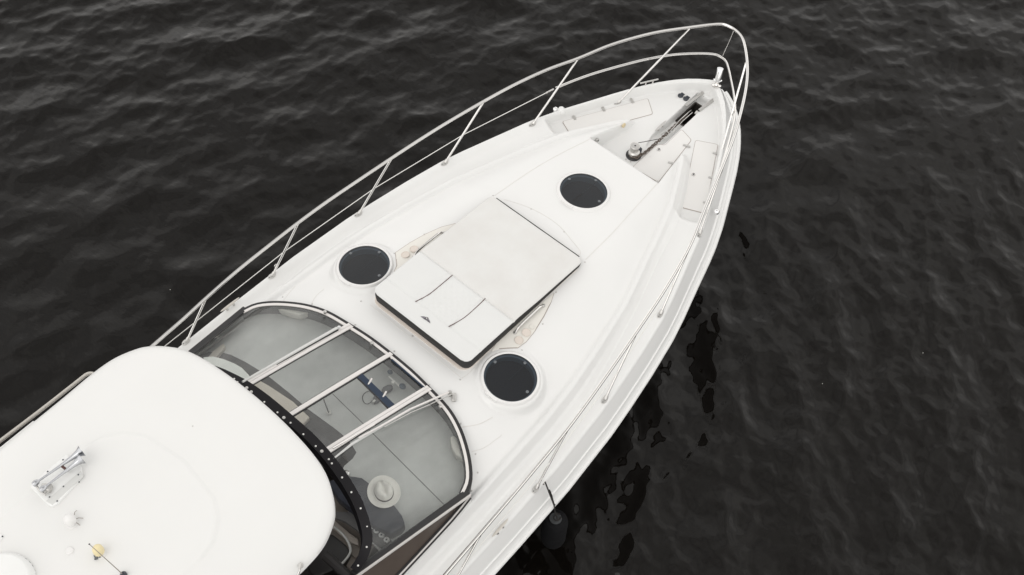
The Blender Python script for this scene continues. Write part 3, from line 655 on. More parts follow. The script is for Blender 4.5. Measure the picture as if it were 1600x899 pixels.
# foot switches
for i, c in enumerate(((1063.3, 150), (1071.5, 154.8))):
    p = P(*c, FL + 0.004); fs = part(MB().lathe([(0.036, 0), (0.036, 0.01), (0.028, 0.018), (0.0, 0.022)], p, seg=20).build('foot_switch', M['darkst']))
    sub(MB().box(p + Vector((0.03, -0.01, 0.018)), (0.028, 0.05, 0.012)).build('switch_cover', M['darkst'], None, 35, 0.003), fs)
# small cleat by the channel
def cleat(a, b, z, name='mooring_cleat', wd=0.036, h=0.05):
    p, q = P(*a, z + h), P(*b, z + h); c = (p + q) / 2; u = (q - p); ln = u.length; u.normalize(); w = u.cross(Vector((0, 0, 1))).normalized(); V = []
    rings = []
    for t_ in np.linspace(-1, 1, 13):
        ww = wd / 2 * math.sqrt(max(1 - t_ ** 2, 0.02)) ; hh = 0.008 * math.sqrt(max(1 - t_ ** 4, 0.03)); cc = c + u * (t_ * ln / 2) + Vector((0, 0, 0.008 * t_ * t_))
        rings.append([cc + w * (ww * math.cos(th)) + Vector((0, 0, hh * math.sin(th))) for th in np.linspace(0, 2 * math.pi, 10, endpoint=False)])
    o = part(loft(rings).build(name, M['cleat'] if name == 'mooring_cleat' else M['steelb'], None, 50))
    for s_ in (-1, 1):
        f0 = c + u * (s_ * ln * 0.17); sub(MB().lathe([(0.016, -h - 0.004), (0.013, -h + 0.008), (0.010, 0)], f0, (0, 0, 1), 12).build('cleat_foot', M['steelb']), o)
    return o
cleat((344.5, 488), (374, 465.5), 1.75); cleat((769, 839.5), (794, 811), 1.75)
cleat((1023, 206), (1041, 189), FL, 'deck_cleat', 0.034, 0.035)
# bow cleats on the bulwark
p, q = P(1000, 130.5, 1.80), P(1028.5, 124, 1.80); o = part(MB().tube([p, q], 0.009, 8).build('bow_cleat', M['steel']))
for t_ in (0.33, 0.72): c = p.lerp(q, t_); sub(MB().tube([c, c - Vector((0, 0, 0.07))], 0.009, 8).build('cleat_foot', M['steel']), o)
o = part(MB().tube([P(1143.5, 228, 1.8), P(1146, 203, 1.8)], 0.012, 8).build('bow_cleat', M['steelb']))
for c in ((1144, 222), (1145.5, 210)): sub(MB().tube([P(*c, 1.8), P(*c, 1.8) - Vector((0, 0, 0.06))], 0.009, 8).build('cleat_foot', M['steelb']), o)
# navigation lights on the bulwark
for c, sg in (((868, 171.5), 1), ((1119.5, 331.5), -1)):
    p = P(*c, 1.70); nl = part(MB().lathe([(0.0, 0.035), (0.018, 0.032), (0.032, 0.018), (0.036, 0.0), (0.032, -0.02), (0.020, -0.035)][::-1], p, (0.15, 0.8 * sg, 0.55), 20).build('navigation_light', M['chrome']))
    if sg > 0: sub(MB().lathe([(0.0, 0.03), (0.03, 0.024), (0.048, 0.0), (0.05, -0.05)][::-1], P(877, 171, 1.735), (0.1, 0.3, 1), 18).build('light_housing', M['gel']), nl)
# chrome bow fitting
b0 = P(1119.5, 134, 1.74); b1 = P(1124.5, 112, 1.93); dv = (b1 - b0).normalized()
bf = part(MB().lathe([(0.045, 0.06), (0.056, 0.07), (0.056, 0.085), (0.045, 0.09), (0.045, 0.235), (0.041, 0.245), (0, 0.246)], b0, dv, 28).build('bow_fitting', M['chrome']))
sub(MB().lathe([(0.06, -0.01), (0.06, 0.006), (0.036, 0.014), (0.022, 0.035), (0.028, 0.065)], b0, dv, 24).build('fitting_base', M['steel']), bf)
sub(MB().tube(spl([b0 + Vector((0.03, 0.03, 0)), b0 + dv * 0.06 + Vector((0.02, 0.04, 0)), b0 + dv * 0.09], 5), 0.005, 6).build('fitting_strap', M['steel']), bf)

# ------------------------------------------------------------------ bow rail
Tz = {1: (10.31, .43, 2.52), 3: (7.63, 1.60, 2.41), 4: (6.36, 1.79, 2.37), 5: (5.03, 1.96, 2.30), 6: (3.67, 2.01, 2.17)}
t2 = P(903, 91.5, 2.465)
tp = [P(1138, 41, 2.53), P(1128, 38.2, 2.53), P(1110, 39, 2.53), P(1078, 43, 2.52), P(1030, 50, 2.51), P(990, 59.5, 2.495), P(950, 72, 2.48), t2, P(855, 109, 2.45), P(805, 132, 2.43), P(755, 159, 2.41), P(700, 191, 2.395), P(655, 219, 2.38), P(610, 248.5, 2.37), P(560, 282, 2.345), P(510, 316, 2.32), P(465, 349, 2.30), P(420, 384, 2.26), P(370, 424, 2.22), P(320, 468, 2.17), P(285, 500, 2.12), P(247, 533, 2.06)]
last = tp[-1]; tp += [last + Vector((-0.9, 0.02, -0.10)), last + Vector((-2.0, 0.0, -0.2))]
ts = [P(1138, 41, 2.53), P(1149, 47.5, 2.53), P(1158.5, 58, 2.53), P(1163.5, 72, 2.53), P(1167, 95, 2.52), P(1167.5, 120, 2.515), P(1163.5, 150, 2.505), P(1156, 182, 2.495), P(1146, 216, 2.485), P(1133, 250, 2.475), P(1118, 286, 2.46), P(1100, 329, 2.44), P(1076.5, 387, 2.41), P(1038, 454, 2.39), P(992, 523, 2.37), P(940, 598, 2.33), P(885.5, 672, 2.30), P(820, 752, 2.23), P(751, 833.5, 2.17), P(700, 893, 2.12)]
last = ts[-1]; ts += [last + Vector((-0.8, -0.02, -0.1)), last + Vector((-2.2, -0.02, -0.25))]
rail = part(MB().tube(spl(tp[::-1] + ts[1:], 6), 0.0185, 10).build('bow_rail', M['steel']))
mp_ = [(1133, 95), (1122, 87), (1110, 84.3), (1085, 83.8), (1050, 86), (1010, 93), (970, 103), (930, 114.5), (900, 125), (868, 138)]
ms_ = [(1133, 95), (1138, 107), (1142, 125), (1146, 145), (1148.5, 165), (1147.5, 185), (1143, 205), (1135, 235), (1125, 266), (1107, 310), (1092, 348)]
sub(MB().tube(spl([P(*c, 2.07) for c in mp_[::-1]] + [P(*c, 2.07) for c in ms_[1:]], 6), 0.0145, 8).build('middle_rail', M['steel']), rail)
# stanchions: (base pixel, top pixel, z top)
stn = [((966, 160.5), (1078, 45), 2.51, 1.60), ((833, 193.5), (903, 92.5), 2.455, 1.75), ((695.8, 254), (755, 160.5), 2.40, 1.755), ((561, 334), (611, 249), 2.36, 1.755), ((426, 430.3), (465.5, 349.5), 2.29, 1.755), ((292, 533), (321, 468), 2.16, 1.755),
       ((1121.6, 256.7), (1165.8, 98), 2.51, 1.60), ((1093.4, 364.5), (1131, 256), 2.455, 1.75), ((1032.4, 490), (1076.5, 388), 2.40, 1.755), ((945.6, 623.6), (992.3, 524.5), 2.36, 1.755), ((838, 762.5), (885.5, 673.5), 2.29, 1.755), ((700, 928), (751, 834.5), 2.16, 1.755)]
tops_ = {}
for i, (bp_, tp_, zt_, zb_) in enumerate(stn):
    b_ = P(*bp_, zb_); t_ = P(*tp_, zt_); tops_[i] = (b_, t_)
    st = sub(MB().tube([b_, t_], 0.0135, 10).build('stanchion', M['steel']), rail)
    dv = (t_ - b_).normalized()
    mb = MB(); u = Vector((dv.x, dv.y, 0)).normalized(); w = Vector((-u.y, u.x, 0)); c = b_ - Vector((0, 0, 0.004)) - u * 0.012
    ring = [c + u * (0.055 * math.cos(a)) + w * (0.031 * math.sin(a)) for a in np.linspace(0, 2 * math.pi, 20, endpoint=False)]
    mb = loft([[p - Vector((0, 0, 0.006)) for p in ring], [p + Vector((0, 0, 0.006)) for p in ring], [c + (p - c) * 0.85 + Vector((0, 0, 0.009)) for p in ring]])
    mb.lathe([(0.024, 0), (0.021, 0.035), (0.0145, 0.05)], b_, dv, 12); sub(mb.build('stanchion_base', M['steelb']), rail)
    for s_ in (-1, 1): sub(MB().lathe([(0.006, 0), (0.006, 0.003), (0, 0.003)], c + u * (s_ * 0.038) + Vector((0, 0, 0.008)), seg=8).build('base_screw', M['darkst']), rail)
sub(MB().tube([P(1147, 47, 2.53), P(1139, 66, 2.3), P(1129.5, 86.5, 2.07)], 0.0065, 8).build('rail_strut', M['steel']), rail)
# guard wires through the stanchions
def wire(ids, first, k=0.46):
    pts = [first] + [tops_[i][0].lerp(tops_[i][1], k) for i in ids]; e = pts[-1]; pts.append(e + (e - pts[-2]))
    sub(MB().tube(pts, 0.005, 6).build('guard_wire', M['whitep']), rail)
    a = pts[0]; b_ = a + (pts[1] - a).normalized() * 0.12; sub(MB().tube([a, b_], 0.009, 8).build('wire_tensioner', M['steel']), rail)
wire([2, 3, 4, 5], P(865, 139.5, 2.07)); wire([8, 9, 10, 11], P(1094, 345, 2.07))
# aft side rails beside the hardtop
for sg in (1, -1):
    if sg > 0: pts = [P(-60, 736, 2.45), P(0, 689.5, 2.45), P(60, 644, 2.45), P(115, 601, 2.45), P(127, 591.5, 2.45), P(136, 585, 2.45), P(145, 584, 2.42), P(156, 590, 2.3), P(170, 601, 2.05)]
    else: pts = [Vector((p.x, -p.y, p.z)) for p in pts]
    part(MB().tube(spl(pts, 6), 0.019, 10).build('side_rail', M['cleat']))

# ------------------------------------------------------------------ windscreen
wbL = spl([(x, y, z) for y, x, z in WB], 6); wtL = spl([(x, y, z) for y, x, z in WT], 6)
def arc_resample(pts, n):
    s_ = [0]; 
    for i in range(1, len(pts)): s_.append(s_[-1] + (pts[i] - pts[i - 1]).length)
    out = []
    for k in range(n + 1):
        d_ = s_[-1] * k / n; j = min(max(1, int(np.searchsorted(s_, d_))), len(pts) - 1); t_ = (d_ - s_[j - 1]) / max(s_[j] - s_[j - 1], 1e-9); out.append(pts[j - 1].lerp(pts[j], t_))
    return out
iB = min(range(len(wbL)), key=lambda i: abs(wbL[i].y - 0.56)); iT = min(range(len(wtL)), key=lambda i: abs(wtL[i].y - 0.55))
cB = arc_resample(wbL[:iB + 1], 6); cT = arc_resample(wtL[:iT + 1], 6); oB = arc_resample(wbL[iB:], 22); oT = arc_resample(wtL[iT:], 22)
HB = cB + oB[1:]; HT = cT + oT[1:]; NW = len(HB) - 1         # half curves, index 6 = outer mullion
def mir(p): return Vector((p.x, -p.y, p.z))
FB = [mir(p) for p in HB[::-1]] + HB[1:]; FT = [mir(p) for p in HT[::-1]] + HT[1:]      # from starboard to port
def wpt(i, t_, lift=0.0):
    a, b_ = FB[i], FT[i]; p = a.lerp(b_, t_); p.z += 0.008 * 4 * t_ * (1 - t_) + lift; return p
def pane(i0, i1, name='glass_pane'):
    mb = MB(); K = 10; V = [wpt(i, k / K) for i in range(i0, i1 + 1) for k in range(K + 1)]; F = []
    for i in range(i1 - i0):
        for k in range(K): a = i * (K + 1) + k; F.append((a, a + 1, a + K + 2, a + K + 1))
    return mb.add(V, F).build(name, M['wglass'], None, 80)
mid = NW; s1, s2 = mid - 6, mid + 6
# front frame: black gasket, aluminium band, inner gasket
frameo = part(strip([p + Vector((0, 0, -0.01)) for p in FB], 0.085, 0.03).build('windscreen_frame', M['black'], None, 40))
def inset(path, dd, dz):
    out = []
    for i, p in enumerate(path):
        t_ = (path[min(i + 1, len(path) - 1)] - path[max(i - 1, 0)]).normalized(); s_ = t_.cross(Vector((0, 0, 1))).normalized(); out.append(p - s_ * dd + Vector((0, 0, dz)))
    return out
sgn = 1
test = inset(FB, 0.02, 0)[mid]; sgn = 1 if test.x < FB[mid].x else -1
sub(strip(inset(FB, 0.008 * sgn, 0.012), 0.030, 0.014).build('frame_trim', M['alu'], None, 40), frameo)
skirt = MB(); lowp = []
for p in FB: q_ = p + Vector((0, 0, 0)); o_ = q_.copy(); o_.z = zd(min(p.x + 0.03, 4.6), p.y * 1.015) - 0.01; lowp.append(o_ + Vector((0.03, 0.015 * (1 if p.y > 0 else -1), 0)))
n_ = len(FB); out_ = inset(FB, -0.040 * sgn, -0.012)
skirt.add(out_ + lowp, [(i, i + 1, i + 1 + n_, i + n_) for i in range(n_ - 1)]); sub(skirt.build('frame_gasket', M['black'], None, 60), frameo)
for i0, i1 in ((0, s1), (s1, mid), (mid, s2), (s2, 2 * NW)): sub(pane(i0, i1), frameo)
for im in (s1, mid, s2):
    K = 12; path = [wpt(im, k / K, 0.004) for k in range(-0, K + 1)]; path[0] += (path[0] - path[1]).normalized() * 0.03
    wdt = 0.052 if im != mid else 0.045
    o = sub(strip(path, wdt * 1.55, 0.012).build('mullion_gasket', M['black'], None, 40), frameo)
    if im == mid: sub(strip([p + Vector((0, 0, 0.012)) for p in path], wdt, 0.016).build('mullion', M['alu'], None, 40), frameo)
    else:
        for s_ in (-1, 1): sub(strip([p + Vector((0, s_ * 0.0185, 0.012)) for p in path], 0.033, 0.016).build('mullion', M['alu'], None, 40), frameo)
# side rails of the screen and side windows
for sg in (1, -1):
    ia = 0 if sg < 0 else 2 * NW
    r0 = FB[ia] + Vector((0.05, 0.02 * sg, -0.01)); r1 = FT[ia]
    path = [r0.lerp(r1, k / 10) + Vector((0, 0, 0.012)) for k in range(11)]
    sr = part(strip(path, 0.06, 0.022).build('screen_side_rail', M['black'], None, 40))
    sub(strip([p + Vector((0, 0.034 * sg, -0.020)) for p in path], 0.022, 0.034).build('side_rail_trim', M['alu'], None, 40), sr)
    K = 12; tl = [p + Vector((0, 0.035 * sg, -0.015)) for p in path] + [path[-1] + Vector((-2.0, 0.03 * sg, 0.10))]
    xb = [p.x for p in tl]; bl = [Vector((x, sg * float(np.interp(x, [0, 2.8, 3.3, 3.7, 4.1], [1.66, 1.655, 1.645, 1.635, 1.60])), min(float(np.interp(x, [2, 3.6, 4.1], [2.05, 2.06, 2.10])), p.z - 0.005))) for x, p in zip(xb, tl)]
    n_ = len(tl); mb = MB(); mb.add(tl + bl, [(i, i + 1, i + 1 + n_, i + n_) for i in range(n_ - 1)]); sub(mb.build('side_window', M['sidegl'], None, 60), sr)
    sub(strip([p + Vector((0, 0.012 * sg, 0.004)) for p in bl], 0.022, 0.018).build('window_gasket', M['black'], None, None), sr)
    sub(strip([p + Vector((0, 0.030 * sg, -0.002)) for p in bl], 0.016, 0.018).build('window_trim', M['alu'], None, None), sr)
    sub(strip([p + Vector((0, 0.045 * sg, -0.010)) for p in bl], 0.014, 0.018).build('window_gasket', M['black'], None, None), sr)
    cb = [p + Vector((0, 0.04 * sg, -0.015)) for p in bl]; cw = [Vector((p.x, p.y + 0.01 * sg, zd(p.x, p.y + 0.01 * sg) - 0.02)) for p in cb]
    sub(MB().add(cb + cw, [(i, i + 1, i + 1 + n_, i + n_) for i in range(n_ - 1)]).build('coaming', M['gel'], None, 60), sr)
# small clips on the frame
for c, z in (((508, 488), 2.30), ((581, 537), 2.32), ((688, 636), 2.31)):
    p = P(*c, z); o = sub(MB().lathe([(0.018, -0.01), (0.018, 0.02), (0.010, 0.028), (0, 0.028)], p, seg=12).build('frame_clip', M['steelb']), frameo)
# black vinyl strip with snaps along the top of the screen
path = [p + Vector((-0.035, 0, 0.028)) for p in FT[1:-1]]
st = part(strip(path, 0.092, 0.012).build('vinyl_strip', M['strip'], None, 40))
V = inset(path, 0.045, -0.004); W2 = inset(path, 0.07, -0.10)
if V[len(V) // 2].x > path[len(path) // 2].x: V = inset(path, -0.045, -0.004); W2 = inset(path, -0.07, -0.10)
n_ = len(V); sub(MB().add(V + W2, [(i, i + 1, i + 1 + n_, i + n_) for i in range(n_ - 1)]).build('strip_flap', M['strip'], None, 60), st)
def PS(px, py):
    z = 2.8
    for _ in range(12): p = P(px, py, z); z = 0.5 * z + 0.5 * (ztop(p.y) + 0.036)
    return P(px, py, z)
for c in ((366, 592.3), (371, 597.3), (413, 628.5), (433.5, 644.8), (454, 661), (474, 679), (493.3, 697.5), (513.8, 718), (518.5, 724.5), (534.5, 746.5), (549, 769.5), (563.5, 794.7), (573.5, 822.5), (573, 855), (559.5, 884)):
    p = PS(*c); sub(MB().lathe([(0.0095, 0), (0.0095, 0.004), (0.005, 0.007), (0, 0.007)], p, seg=12).build('snap_stud', M['whitep']), st)
for c in ((385.5, 606.5), (392.5, 612.8), (443.5, 653), (502.8, 705.5)):
    p = PS(*c); sub(MB().lathe([(0.016, 0), (0.016, 0.004), (0.011, 0.006), (0, 0.005)], p, seg=14).build('fixing_screw', M['steelb']), st)
# wipers
def glassz(px, py, lift): 
    z = 2.5
    for _ in range(20):
        p = P(px, py, z); a = abs(p.y)
        B = np.interp(a, [q.y for q in HB], [q.x for q in HB]); T = np.interp(a, [q.y for q in HT], [q.x for q in HT]); zb_ = np.interp(a, [q.y for q in HB], [q.z for q in HB])
        t_ = np.clip((B - p.x) / (B - T), -0.3, 1); zn = zb_ + (ztop(p.y) - zb_) * t_ + lift; z = 0.5 * z + 0.5 * zn
    return P(px, py, z)
pv = D(703, 614, 0.05)
wp = part(MB().lathe([(0.022, -0.06), (0.022, 0.02), (0.014, 0.035), (0, 0.035)], pv, seg=14).build('wiper', M['steelb']))
sub(MB().box(D(709.5, 621, 0.03), (0.10, 0.05, 0.03), (Vector((-.75, -.66, 0)), Vector((.66, -.75, 0)), Vector((0, 0, 1)))).build('wiper_mount', M['steelb'], None, 35, 0.012), wp)
sub(MB().tube([pv + Vector((0, 0, .02)), glassz(672, 626, .04), glassz(640, 640, .05), glassz(597, 665, .055), glassz(560, 685, .05)], 0.011, 8).build('wiper_arm', M['alu']), wp)
sub(MB().tube([pv + Vector((0, -.03, .01)), glassz(668, 634, .03), glassz(642, 645, .045), glassz(600, 668, .05)], 0.006, 6).build('wiper_link', M['steelb']), wp)
sub(MB().tube([glassz(640, 641, .035), glassz(600, 664, .03), glassz(550, 694, .03), glassz(521, 717, .03)], [0.010, 0.014, 0.014, 0.009], 8).build('wiper_blade', M['plateg']), wp)
sub(MB().tube([glassz(585, 664, .03), glassz(520, 701, .03)], 0.009, 6).build('wiper_arm', M['steel']), wp)
pw = part(MB().lathe([(0.02, -0.01), (0.02, 0.02), (0, 0.024)], glassz(530, 513, .04), seg=12).build('wiper', M['chrome']))
sub(MB().tube([glassz(526, 513, .05), glassz(466, 547, .05), glassz(379, 597, .05)], [0.016, 0.017, 0.012], 8).build('wiper_blade', M['plateg']), pw)
sub(MB().tube([glassz(528, 516, .03), glassz(468, 550.5, .03), glassz(382, 600, .03)], 0.010, 6).build('wiper_rubber', M['black']), pw)

# ------------------------------------------------------------------ under the windscreen
def flat(name, pix, z, m, h=0.03, parent=None, bev=0.0, par2=None):
    pts = [P(px, py, z) for px, py in pix]; o = MB().prism(pts, [p - Vector((0, 0, h)) for p in pts]).build(name, M[m], None, 40, bev)
    return sub(o, parent) if parent else part(o)
# grey dash shelf that follows the screen
ZD = 2.07
dpts = [Vector((p.x - 0.03, p.y * 0.985, ZD)) for p in FB]
back = [P(x, y, ZD) for x, y in ((590, 800), (560, 760), (545, 715), (528, 690), (480, 636), (435, 596), (400, 578), (370, 569), (345, 566), (325, 568), (300, 575))]
back = [Vector((min(p.x, 3.8), p.y, p.z)) for p in back]
bpx = [(311, 554), (325.6, 549.4), (344.4, 550), (361, 554.4), (383.3, 565.6), (405.6, 579), (422, 590), (452, 614), (481, 639), (503, 655), (525, 671), (537, 681), (549, 694), (557, 707), (551, 717), (538, 728), (530, 745), (526, 765), (545, 800), (575, 840), (600, 868)]
bedge = [P(x, y, ZD) for x, y in bpx]
ring = dpts + [Vector((3.3, 1.56, ZD))] + bedge + [Vector((2.75, -1.55, ZD))]
dash = part(MB().prism(ring, [p - Vector((0, 0, 0.04)) for p in ring]).build('dashboard', M['dash'], None, 40))
# side upstands between dash and frame
up1 = [p + Vector((-0.02, 0, -0.03)) for p in FB]; up2 = [Vector((p.x - 0.03, p.y * 0.985, ZD + 0.001)) for p in FB]; n_ = len(FB)
sub(MB().add(up1 + up2, [(i, i + 1, i + 1 + n_, i + n_) for i in range(n_ - 1)]).build('dash_edge', M['dashd'], None, 60), dash)
sub(strip([Vector((p.x, p.y, ZD + 0.002)) for p in [P(520, 616, ZD), P(560, 655, ZD), P(620, 715, ZD), P(700, 795, ZD)]], 0.006, 0.003).build('dash_seam', M['dashd'], None, None), dash)
# dark step behind the shelf
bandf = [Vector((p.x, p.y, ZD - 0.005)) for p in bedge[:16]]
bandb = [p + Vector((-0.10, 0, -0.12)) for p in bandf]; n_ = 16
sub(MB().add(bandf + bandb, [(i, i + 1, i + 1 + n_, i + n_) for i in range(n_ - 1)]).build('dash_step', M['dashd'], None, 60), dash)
# companion panels behind: white seat, cream panel, dark panel
flat('seat_moulding', [(317, 558), (333, 556.7), (350, 561), (366.7, 567.8), (378, 574.5), (389, 586), (392, 594), (380, 606), (350, 592), (322, 572)], 2.32, 'inwhite', 0.20, dash, 0.01)
flat('cream_panel', [(394, 602), (404, 594), (420, 603), (458, 628), (483, 652), (469, 667), (440, 690), (400, 650)], 2.06, 'inbeige', 0.06, dash)
flat('dark_panel', [(484, 653), (510, 670), (540, 700), (528, 718), (500, 730), (468, 700), (468, 668)], 1.95, 'dashd', 0.06, dash)
flat('side_moulding', [(322, 562), (333, 549), (349, 537), (352, 542), (340, 556), (330, 566)], 2.12, 'inbeige', 0.05, dash)
# pale loudspeaker mouldings at the corners of the dash
for pix in ([(432, 478), (438, 484), (452, 489), (468, 493), (476, 490), (483, 487), (470, 482), (450, 476)], [(703, 683), (710, 680), (724, 702), (731, 716), (722, 716), (714, 712), (706, 700)]):
    sub(MB().prism([P(a, b_, 2.19) for a, b_ in pix], [P(a, b_, 2.19) - Vector((0, 0, 0.1)) for a, b_ in pix]).build('corner_moulding', M['cream'], None, 40, 0.012), dash)
# instrument hood and knobs
zp = 2.22
hood_px = [(512, 752), (540, 742), (565, 746), (590, 764), (612, 784), (628, 805), (633, 818), (626, 826), (610, 834), (585, 822), (555, 800), (528, 778)]
hp_ = [P(x, y, zp) for x, y in hood_px]
hood = part(MB().prism(hp_, [p - Vector((0, 0, 0.16)) for p in hp_]).build('instrument_hood', M['pod'], None, 40, 0.02))
for c in ((486.5, 776), (494, 781.5), (500.5, 788), (508, 795.5), (516, 803), (577, 812), (583, 822), (588, 829), (596, 836), (604, 843.5)):
    p = P(*c, 2.12); k_ = sub(MB().lathe([(0.028, -0.03), (0.028, 0.004), (0.024, 0.007), (0.019, 0.004), (0.0, 0.004)], p, (-0.25, 0, 1), 18).build('gauge', M['plate']), hood); sub(MB().lathe([(0.010, 0.0045), (0.010, 0.007), (0, 0.007)], p, (-0.25, 0, 1), 10).build('gauge_dial', M['darkst']), hood)
flat('instrument_panel', [(478, 768), (520, 800), (560, 800), (612, 845), (596, 856), (540, 815), (500, 800)], 2.10, 'dashd', 0.05, hood)
p = P(541, 740, 2.14); co_ = sub(MB().lathe([(0.036, -0.03), (0.036, 0.01), (0.026, 0.018), (0.020, 0.010), (0, 0.012)], p, (-.2, .1, 1), 20).build('compass', M['steel']), hood)
# helm station: wheel, seats, trims seen through the gap below the hardtop
zh = 1.85
flat('helm_console', [(470, 740), (500, 742), (590, 845), (560, 899), (500, 850), (470, 800)], zh, 'taupe', 0.3)
flat('console_trim', [(492, 800), (515, 806), (545, 832), (560, 842), (560, 852), (548, 848), (520, 826), (495, 812)], zh + 0.06, 'beige', 0.05, None, 0.01)
flat('console_ledge', [(500, 818), (540, 838), (566, 862), (556, 872), (530, 850), (498, 828)], zh + 0.03, 'taupe', 0.08)
hs = flat('helm_seat', [(500, 832), (520, 834), (540, 850), (548, 862), (540, 876), (524, 890), (490, 905), (470, 860)], zh + 0.12, 'inblack', 0.5, None, 0.03)
sub(MB().tube(spl([P(*c, zh + 0.13) for c in ((522, 823), (538, 838), (547, 855), (545, 868), (530, 886))], 5), 0.012, 8).build('seat_piping', M['plateg']), hs)
part(MB().tube([P(508, 868, 2.35), P(560, 915, 2.30)], 0.05, 10).build('seat_bolster', M['inblack']))
wheelc = P(530, 872, 1.95)
# cockpit tub
tub = MB(); tx0, tx1, ty, z0, z1 = -3.2, 3.7, 1.5, 1.0, 2.0
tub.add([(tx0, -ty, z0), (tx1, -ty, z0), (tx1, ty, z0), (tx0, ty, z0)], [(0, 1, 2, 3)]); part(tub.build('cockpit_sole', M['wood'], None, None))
tub = MB(); V = [(tx0, -ty), (tx1, -ty), (tx1, ty), (tx0, ty)]
tub.add([(x, y, z0) for x, y in V] + [(x, y, 2.03 if x < 3 else 2.02) for x, y in V], [(0, 1, 5, 4), (1, 2, 6, 5), (2, 3, 7, 6), (3, 0, 4, 7)]); part(tub.build('cockpit_lining', M['taupe'], None, None))
for sx_, sy_ in ((0.4, 0.85), (-1.5, -0.85), (0.4, -0.85)):
    s_ = part(MB().box((sx_, sy_, 1.4), (1.2, 0.9, 0.5)).build('cockpit_seat', M['vinyl'], None, 35, 0.06))
# things: suction mount on the dash
sm = empty('suction_mount', P(606, 598, ZD)); SL = Vector(sm.location); tag(sm, 'white bar mount with two dark pads holding a small dark device under the windscreen', 'mount')
def spart(o): o.parent = sm; o.matrix_parent_inverse = Matrix.Translation(-SL); return o
S_ = lambda x, y: (540 + x / 8.99, 550 + y / 8.99)
spart(MB().tube([P(*S_(610, 345), 2.16), P(*S_(762, 485), 2.16)], 0.010, 8).build('cross_bar', M['whitep']))
spart(MB().box(P(*S_(672, 425), 2.17), (0.04, 0.035, 0.03)).build('bar_joint', M['whitep'], None, 35, 0.004))
for c, rr in (((625, 285), 0.030), ((800, 485), 0.038)): spart(MB().lathe([(rr, 0), (rr * 0.8, 0.012), (0.012, 0.02), (0.012, 0.03), (0, 0.03)], P(*S_(*c), 2.165), (0.3, -0.2, 1), 20).build('suction_pad', M['sky_pad']))
pts = [P(*S_(*c), 2.14) for c in ((500, 540), (530, 490), (590, 460), (640, 455), (665, 480), (640, 520), (590, 550), (530, 560))]; spart(MB().prism(pts, [p - Vector((0, 0, 0.06)) for p in pts]).build('device_body', M['dev'], None, 40, 0.008))
pts = [P(*S_(*c), 2.12) for c in ((385, 640), (410, 600), (470, 590), (500, 620), (470, 690), (400, 720), (380, 690))]; spart(MB().prism(pts, [p - Vector((0, 0, 0.04)) for p in pts]).build('device_base', M['dev'], None, 40, 0.006))
spart(MB().tube(spl([P(*S_(*c), 2.085) for c in ((385, 545), (300, 560), (245, 610), (240, 670), (275, 725), (330, 725), (375, 680))], 5), 0.004, 6).build('cable', M['black']))
spart(MB().box(P(*S_(400, 690), 2.125), (0.03, 0.02, 0.012)).build('cable_clip', M['whitep']))
# opening pane rails in the starboard centre pane
a = glassz(562, 588, 0.012); b_ = glassz(612, 636, 0.012)
vr = part(strip([a, b_], 0.075, 0.02).build('vent_rail', M['blue'])); n1_ = glassz(560, 592, .005); n2_ = glassz(608, 640, .005)
sub(MB().tube([n1_, n2_], 0.010, 6).build('vent_gasket', M['black']), vr)
for c in ((578, 598), (600.5, 618.5)):
    p = glassz(*c, 0.04); sub(MB().tube([p + Vector((-0.045, 0.0, -0.03)), p + Vector((0.05, 0.02, 0.0))], 0.010, 8).build('vent_handle', M['alu']), vr)
sub(MB().tube([glassz(612, 562, .015), glassz(663, 606, .015)], 0.010, 6).build('vent_gasket', M['blue']), vr)
p0_, p1_ = glassz(506, 625, -0.05), P(513.5, 645, 2.10)
kn = part(MB().tube([p0_, p1_], 0.006, 6).build('demister_stalk', M['dashd'])); sub(MB().lathe([(0.026, 0), (0.026, 0.012), (0.018, 0.018), (0.012, 0.008), (0, 0.008)], P(514, 645, 2.085), seg=18).build('stalk_knob', M['whitep']), kn)

# ------------------------------------------------------------------ straw hat on the dash
hz = zp + 0.004
hat = empty('straw_hat', P(600, 770, hz)); HL = Vector(hat.location); tag(hat, 'cream straw fedora with grey band lying under the windscreen glass', 'hat')
def ringpts(rx, ry, z, lift=0.0, n=40, dent=0.0):
    out = []
    for k in range(n):
        a = 2 * math.pi * k / n; zz = z + lift * math.cos(2 * a)
        out.append(Vector((HA.x * rx * math.cos(a) + HBv.x * ry * math.sin(a), HA.y * rx * math.cos(a) + HBv.y * ry * math.sin(a), zz)))
    return out
HA = Vector((math.cos(R_(55)), math.sin(R_(55)), 0)); HBv = Vector((-HA.y, HA.x, 0))
def hloft(name, rings, m, ct=False, cb=False):
    o = loft(rings, ct, cb).build(name, M[m], None, 60); o.parent = hat; o.location = (0, 0, 0); return o
hloft('brim', [ringpts(0.105, 0.090, 0.012), ringpts(0.128, 0.113, 0.010), ringpts(0.155, 0.14, 0.014, 0.006), ringpts(0.176, 0.160, 0.022, 0.010), ringpts(0.178, 0.162, 0.019, 0.010), ringpts(0.155, 0.14, 0.010, 0.006), ringpts(0.105, 0.090, 0.006)], 'hat')
crown = []
